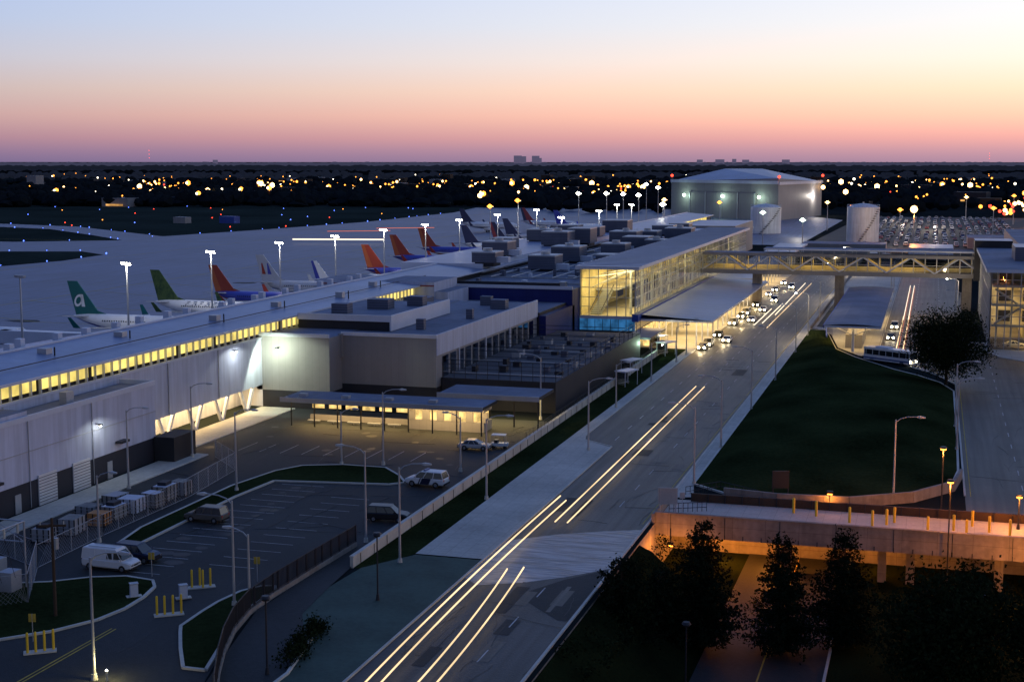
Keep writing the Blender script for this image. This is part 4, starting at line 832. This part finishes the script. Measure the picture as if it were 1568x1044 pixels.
# ---------------------------------------------------------------- trees
def leafclump(g,c,rad,n,s,m):
    vs=[];fs=[]
    for i in range(n):
        d=Vector((random.gauss(0,1),random.gauss(0,1),random.gauss(0,1)))
        p=Vector(c)+d*rad*.5
        a=Vector((U(-1,1),U(-1,1),U(-1,1))).normalized()*s*U(.6,1.3); b=Vector((U(-1,1),U(-1,1),U(-1,1))).normalized()*s*U(.5,1)
        o=len(vs); vs+=[p-a,p+b,p+a*.9,p-b*.8]; fs.append((o,o+1,o+2,o+3))
    g.add(vs,fs,m)
def pine(h,r,seed):
    random.seed(seed); g=MB(); g.tube((0,0,0),(0,0,h*.95),.22,.04,'bark',8)
    lv=int(h*2.6)
    for i in range(lv):
        f=.05+.95*i/lv; z=h*f; rr=r*(1-f)**.62*U(.68,1.15)+.2; nb=int(7+7*(1-f))
        for b in range(nb):
            a=U(0,6.28); L=rr*U(.55,1.18); zz=z+U(-.25,.25)
            e=(L*math.cos(a),L*math.sin(a),zz+L*U(-.05,.28)); g.tube((0,0,zz),e,.04,.01,'bark',3,False)
            k=max(1,int(L/.6))
            for q in range(k):
                t=(q+.9)/k; leafclump(g,(e[0]*t,e[1]*t,zz+(e[2]-zz)*t),.42,12,.18,'needle')
    return g.mesh('pine')
def tree(h,r,seed,hb=.22,nb=150):
    random.seed(seed); g=MB(); g.tube((0,0,0),(0,0,h*.45),.3,.2,'bark',8)
    zc=h*(1+hb)/2; rz=h*(1-hb)/2
    for i in range(nb):
        th=U(0,6.28);ph=math.acos(U(-1,1)); q=U(.1,1)**.5*.95
        c=(r*q*math.sin(ph)*math.cos(th),r*q*math.sin(ph)*math.sin(th),zc+rz*q*math.cos(ph))
        if i%4==0: g.tube((0,0,h*U(.2,.5)),c,.09,.02,'bark',4,False)
        leafclump(g,c,r*.27,88,.22,'leaf')
    return g.mesh('tree')
for (x,y,h,r,s) in [(-26.4,124.5,10,4.3,1),(-23.4,128.5,8.0,3.4,9),(-20.0,131,12.2,4.1,2),(-12.4,131.3,11.4,3.9,3),(-7.0,134.7,11.4,3.8,4)]: place(pine(h,r,s),'pine_tree',(x,y,-6))
place(tree(11,6.4,5,.02,190),'deciduous_tree',(2.8,125.3,-6)); place(tree(9.5,5,6,.05,120),'deciduous_tree',(12,126,-6))
place(tree(13.5,7.2,8,.12,250),'deciduous_tree',(3.0,264,.2))
g=MB(); random.seed(20)
for i in range(46): y=U(99,109); leafclump(g,(-49.4+.25*(109-y)*.6+U(-1,.6),y,.6),.7,60,.14,'leaf')
g.build('shrub_bed')
g=MB(); random.seed(21)
for i in range(60): leafclump(g,(U(-28.2,-24),U(108,146),U(-1.6,.1)),.9,60,.16,'leaf')
g.build('roadside_shrubs')
# ---------------------------------------------------------------- distance
random.seed(31); g=MB()
t=(1+5**.5)/2; iv=[Vector(p).normalized() for p in ((-1,t,0),(1,t,0),(-1,-t,0),(1,-t,0),(0,-1,t),(0,1,t),(0,-1,-t),(0,1,-t),(t,0,-1),(t,0,1),(-t,0,-1),(-t,0,1))]
iff=[(0,11,5),(0,5,1),(0,1,7),(0,7,10),(0,10,11),(1,5,9),(5,11,4),(11,10,2),(10,7,6),(7,1,8),(3,9,4),(3,4,2),(3,2,6),(3,6,8),(3,8,9),(4,9,5),(2,4,11),(6,2,10),(8,6,7),(9,8,1)]
def cam2w(d,u): return (-.284*d+.9588*u*d, .9588*d+.284*u*d)
def blob(x,y,w,h,m):
    g.add([(x+p.x*w*U(.75,1.2),y+p.y*w*U(.75,1.2),h*.45+p.z*h*.55*U(.75,1.15)) for p in iv],iff,m)
for i in range(5600):
    d=1350*(1+3.4*R()**1.5); x,y=cam2w(d,U(-.45,.42))
    if R()<.3: x,y=cam2w(U(1250,1550),U(-.45,.42)); 
    if x>-60 and x<90 and y<1500: continue
    d=math.hypot(x,y); w=U(4,9)*(1+d/6000); blob(x,y,w,U(6,15),'distant_foliage' if d<2900 else 'mid_foliage_haze')
for i in range(80):
    x,y=cam2w(U(1080,1300),U(.02,.42)); blob(x,y,U(4,8),U(8,15),'distant_foliage')
g.build('distant_tree_belt')
g=MB()
for d,hh,mm in ((4200,14,'distant_foliage'),(5600,17,'mid_foliage_haze'),(7500,20,'mid_foliage_haze'),(11000,26,'far_foliage_haze'),(16000,30,'far_foliage_haze')):
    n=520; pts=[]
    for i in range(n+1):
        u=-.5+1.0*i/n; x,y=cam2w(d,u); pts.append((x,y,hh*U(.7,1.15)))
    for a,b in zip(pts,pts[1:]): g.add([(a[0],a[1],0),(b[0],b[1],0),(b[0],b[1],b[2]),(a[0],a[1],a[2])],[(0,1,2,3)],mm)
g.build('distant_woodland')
g=MB(); d=13000
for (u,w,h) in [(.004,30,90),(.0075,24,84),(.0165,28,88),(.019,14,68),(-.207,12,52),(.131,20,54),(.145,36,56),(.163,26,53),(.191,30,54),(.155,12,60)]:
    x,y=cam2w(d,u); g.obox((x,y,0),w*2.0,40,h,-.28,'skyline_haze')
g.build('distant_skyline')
random.seed(44); g=MB()
for i in range(120):
    d=U(1250,2900); x,y=cam2w(d,U(-.4,.4)); w=U(12,45); h=U(4,10)
    if -260<x<90 and y<1250: continue
    if R()<.06: h=U(14,22);w=18
    g.obox((x,y,0),w,U(10,22),h,U(-.4,.1),random.choice(['wall_grey','wall_dark','brown_board']))
    if R()<.4: g.obox((x,y-12,1),w*.7,.3,1.6,-.2,'win_warm_far')
g.obox((-470,830,0),10,6,4,-.2,'wall_grey'); g.obox((-440,838,0),12,6,4.5,-.2,'blue_trim'); g.build('distant_buildings')
g=MB()
def dot(x,y,z,r,m): g.ball((x,y,z),r,m,6)
clusters=[(U(-.38,.38),U(1350,2300),U(.008,.024)) for _ in range(30)]+[(-.25,1500,.02),(-.2,1480,.015),(-.31,1450,.02),(-.1,1800,.02),(-.28,1600,.02)]
for (u,d,su) in clusters:
    for k in range(int(U(5,15))):
        dd=d*U(.95,1.05); x,y=cam2w(dd,random.gauss(u,su)); 
        if -90<x<80 and y<1200: continue
        m=random.choices(['far_orange','far_amber','far_white','far_red','far_blue'],[.62,.2,.11,.05,.02])[0]; dot(x,y,U(4,12),dd*.0007*U(.5,1.4),m)
for k in range(150):
    dd=U(1300,3400); x,y=cam2w(dd,U(-.4,.4)); dot(x,y,U(5,12),dd*.0006*U(.35,1.1),'far_orange' if R()<.8 else 'far_white')
for k in range(46):
    dd=U(1280,1900); x,y=cam2w(dd,U(-.4,.4)); m='far_orange' if R()<.6 else 'far_amber'; z=U(7,13); dot(x,y,z,dd*.0019,m); dot(x,y-3.5,z,dd*.0009,'far_white')
for k in range(46): x,y=cam2w(U(1000,1500),.345+random.gauss(0,.012)); dot(x,y,U(2,8),U(.8,1.8),random.choice(['far_orange','far_red','far_amber']))
for (u,d,z) in [(-.253,9000,130),(.333,11000,120)]:
    x,y=cam2w(d,u)
    for q in range(3): dot(x,y,60+(z-60)*q/3,2,'far_red')
g.build('distant_town_lights')
g=MB()
def edge(a,b,st,m='far_blue'):
    L=math.hypot(b[0]-a[0],b[1]-a[1]); n=int(L/st)
    for i in range(n): t=(i+U(-.3,.3))/n; g.ball((a[0]+(b[0]-a[0])*t,a[1]+(b[1]-a[1])*t,.5),U(.25,.45),m,5)
E=[(-1100,560),(-500,555),(-400,545),(-365,555),(-343,538),(-338,500),(-343,466),(-420,440)]
for a,b in zip(E,E[1:]): edge(a,b,18)
E=[(-1100,640),(-442,612),(-397,640),(-440,680),(-505,735),(-1100,860)]
for a,b in zip(E,E[1:]): edge(a,b,22)
E=[(-564,785),(-505,765),(-397,680),(-380,760),(-362,880),(-362,1060)]
for a,b in zip(E,E[1:]): edge(a,b,24)
for i in range(40): g.ball((U(-900,-380),U(760,1150),.6),.45,random.choice(['far_blue','far_blue','far_orange','far_red']),5)
g.build('taxiway_edge_lights')
# ---------------------------------------------------------------- sky, sun, camera
w=bpy.data.worlds.new('World'); scene.world=w; w.use_nodes=True; nt=w.node_tree; N=nt.nodes; L=nt.links
bg=N['Background']
tc=N.new('ShaderNodeTexCoord'); sp=N.new('ShaderNodeSeparateXYZ'); L.new(tc.outputs['Generated'],sp.inputs[0])
cr=N.new('ShaderNodeValToRGB'); L.new(sp.outputs[2],cr.inputs[0]); e=cr.color_ramp.elements
st=[(0,(.30,.20,.32)),(.006,(.40,.24,.34)),(.016,(.64,.33,.35)),(.03,(.86,.49,.41)),(.048,(.89,.64,.53)),(.068,(.82,.73,.72)),(.092,(.70,.74,.85)),(.125,(.62,.71,.92)),(.3,(.17,.28,.60)),(1,(.075,.15,.44))]
e[0].position=0; e[0].color=st[0][1]+(1,); e[1].position=1; e[1].color=st[-1][1]+(1,)
for p,c in st[1:-1]: x=e.new(p); x.color=c+(1,)
def dotn(v):
    d=N.new('ShaderNodeVectorMath'); d.operation='DOT_PRODUCT'; L.new(tc.outputs['Generated'],d.inputs[0]); d.inputs[1].default_value=v; return d.outputs['Value']
def mr(src,a,b,c,d):
    m=N.new('ShaderNodeMapRange'); m.inputs[1].default_value=a;m.inputs[2].default_value=b;m.inputs[3].default_value=c;m.inputs[4].default_value=d; L.new(src,m.inputs[0]); return m.outputs[0]
mx=N.new('ShaderNodeMixRGB'); mx.inputs[1].default_value=(.70,.78,.92,1); mx.inputs[2].default_value=(1.48,1.36,1.16,1); L.new(mr(dotn((.9588,.284,0)),-.36,.36,0,1),mx.inputs[0])
m1=N.new('ShaderNodeMixRGB'); m1.blend_type='MULTIPLY'; m1.inputs[0].default_value=1; L.new(cr.outputs[0],m1.inputs[1]); L.new(mx.outputs[0],m1.inputs[2])
vm=N.new('ShaderNodeVectorMath'); vm.operation='SCALE'; L.new(m1.outputs[0],vm.inputs[0]); L.new(mr(dotn((-.1,.99,0)),-1,.85,.42,1),vm.inputs['Scale'])
sky=N.new('ShaderNodeTexSky'); sky.sky_type='NISHITA'; sky.sun_disc=False; sky.sun_elevation=math.radians(1); sky.sun_rotation=math.radians(25)
vs=N.new('ShaderNodeVectorMath'); vs.operation='SCALE'; L.new(sky.outputs[0],vs.inputs[0]); vs.inputs['Scale'].default_value=.006
ad=N.new('ShaderNodeVectorMath'); ad.operation='ADD'; L.new(vm.outputs[0],ad.inputs[0]); L.new(vs.outputs[0],ad.inputs[1])
L.new(ad.outputs[0],bg.inputs[0]); bg.inputs[1].default_value=1
s=light('sun','SUN',(0,0,100),.08,(1,.7,.6)); s.data.angle=math.radians(8); s.rotation_euler=(math.radians(86),0,math.radians(180-25))
cam=bpy.data.cameras.new('camera'); cam.lens=50; cam.sensor_width=36; cam.clip_end=120000; cam.clip_start=1
co=bpy.data.objects.new('camera',cam); scene.collection.objects.link(co); co.location=(0,0,40); co.rotation_euler=(math.radians(90-7.196),0,math.radians(16.5)); scene.camera=co
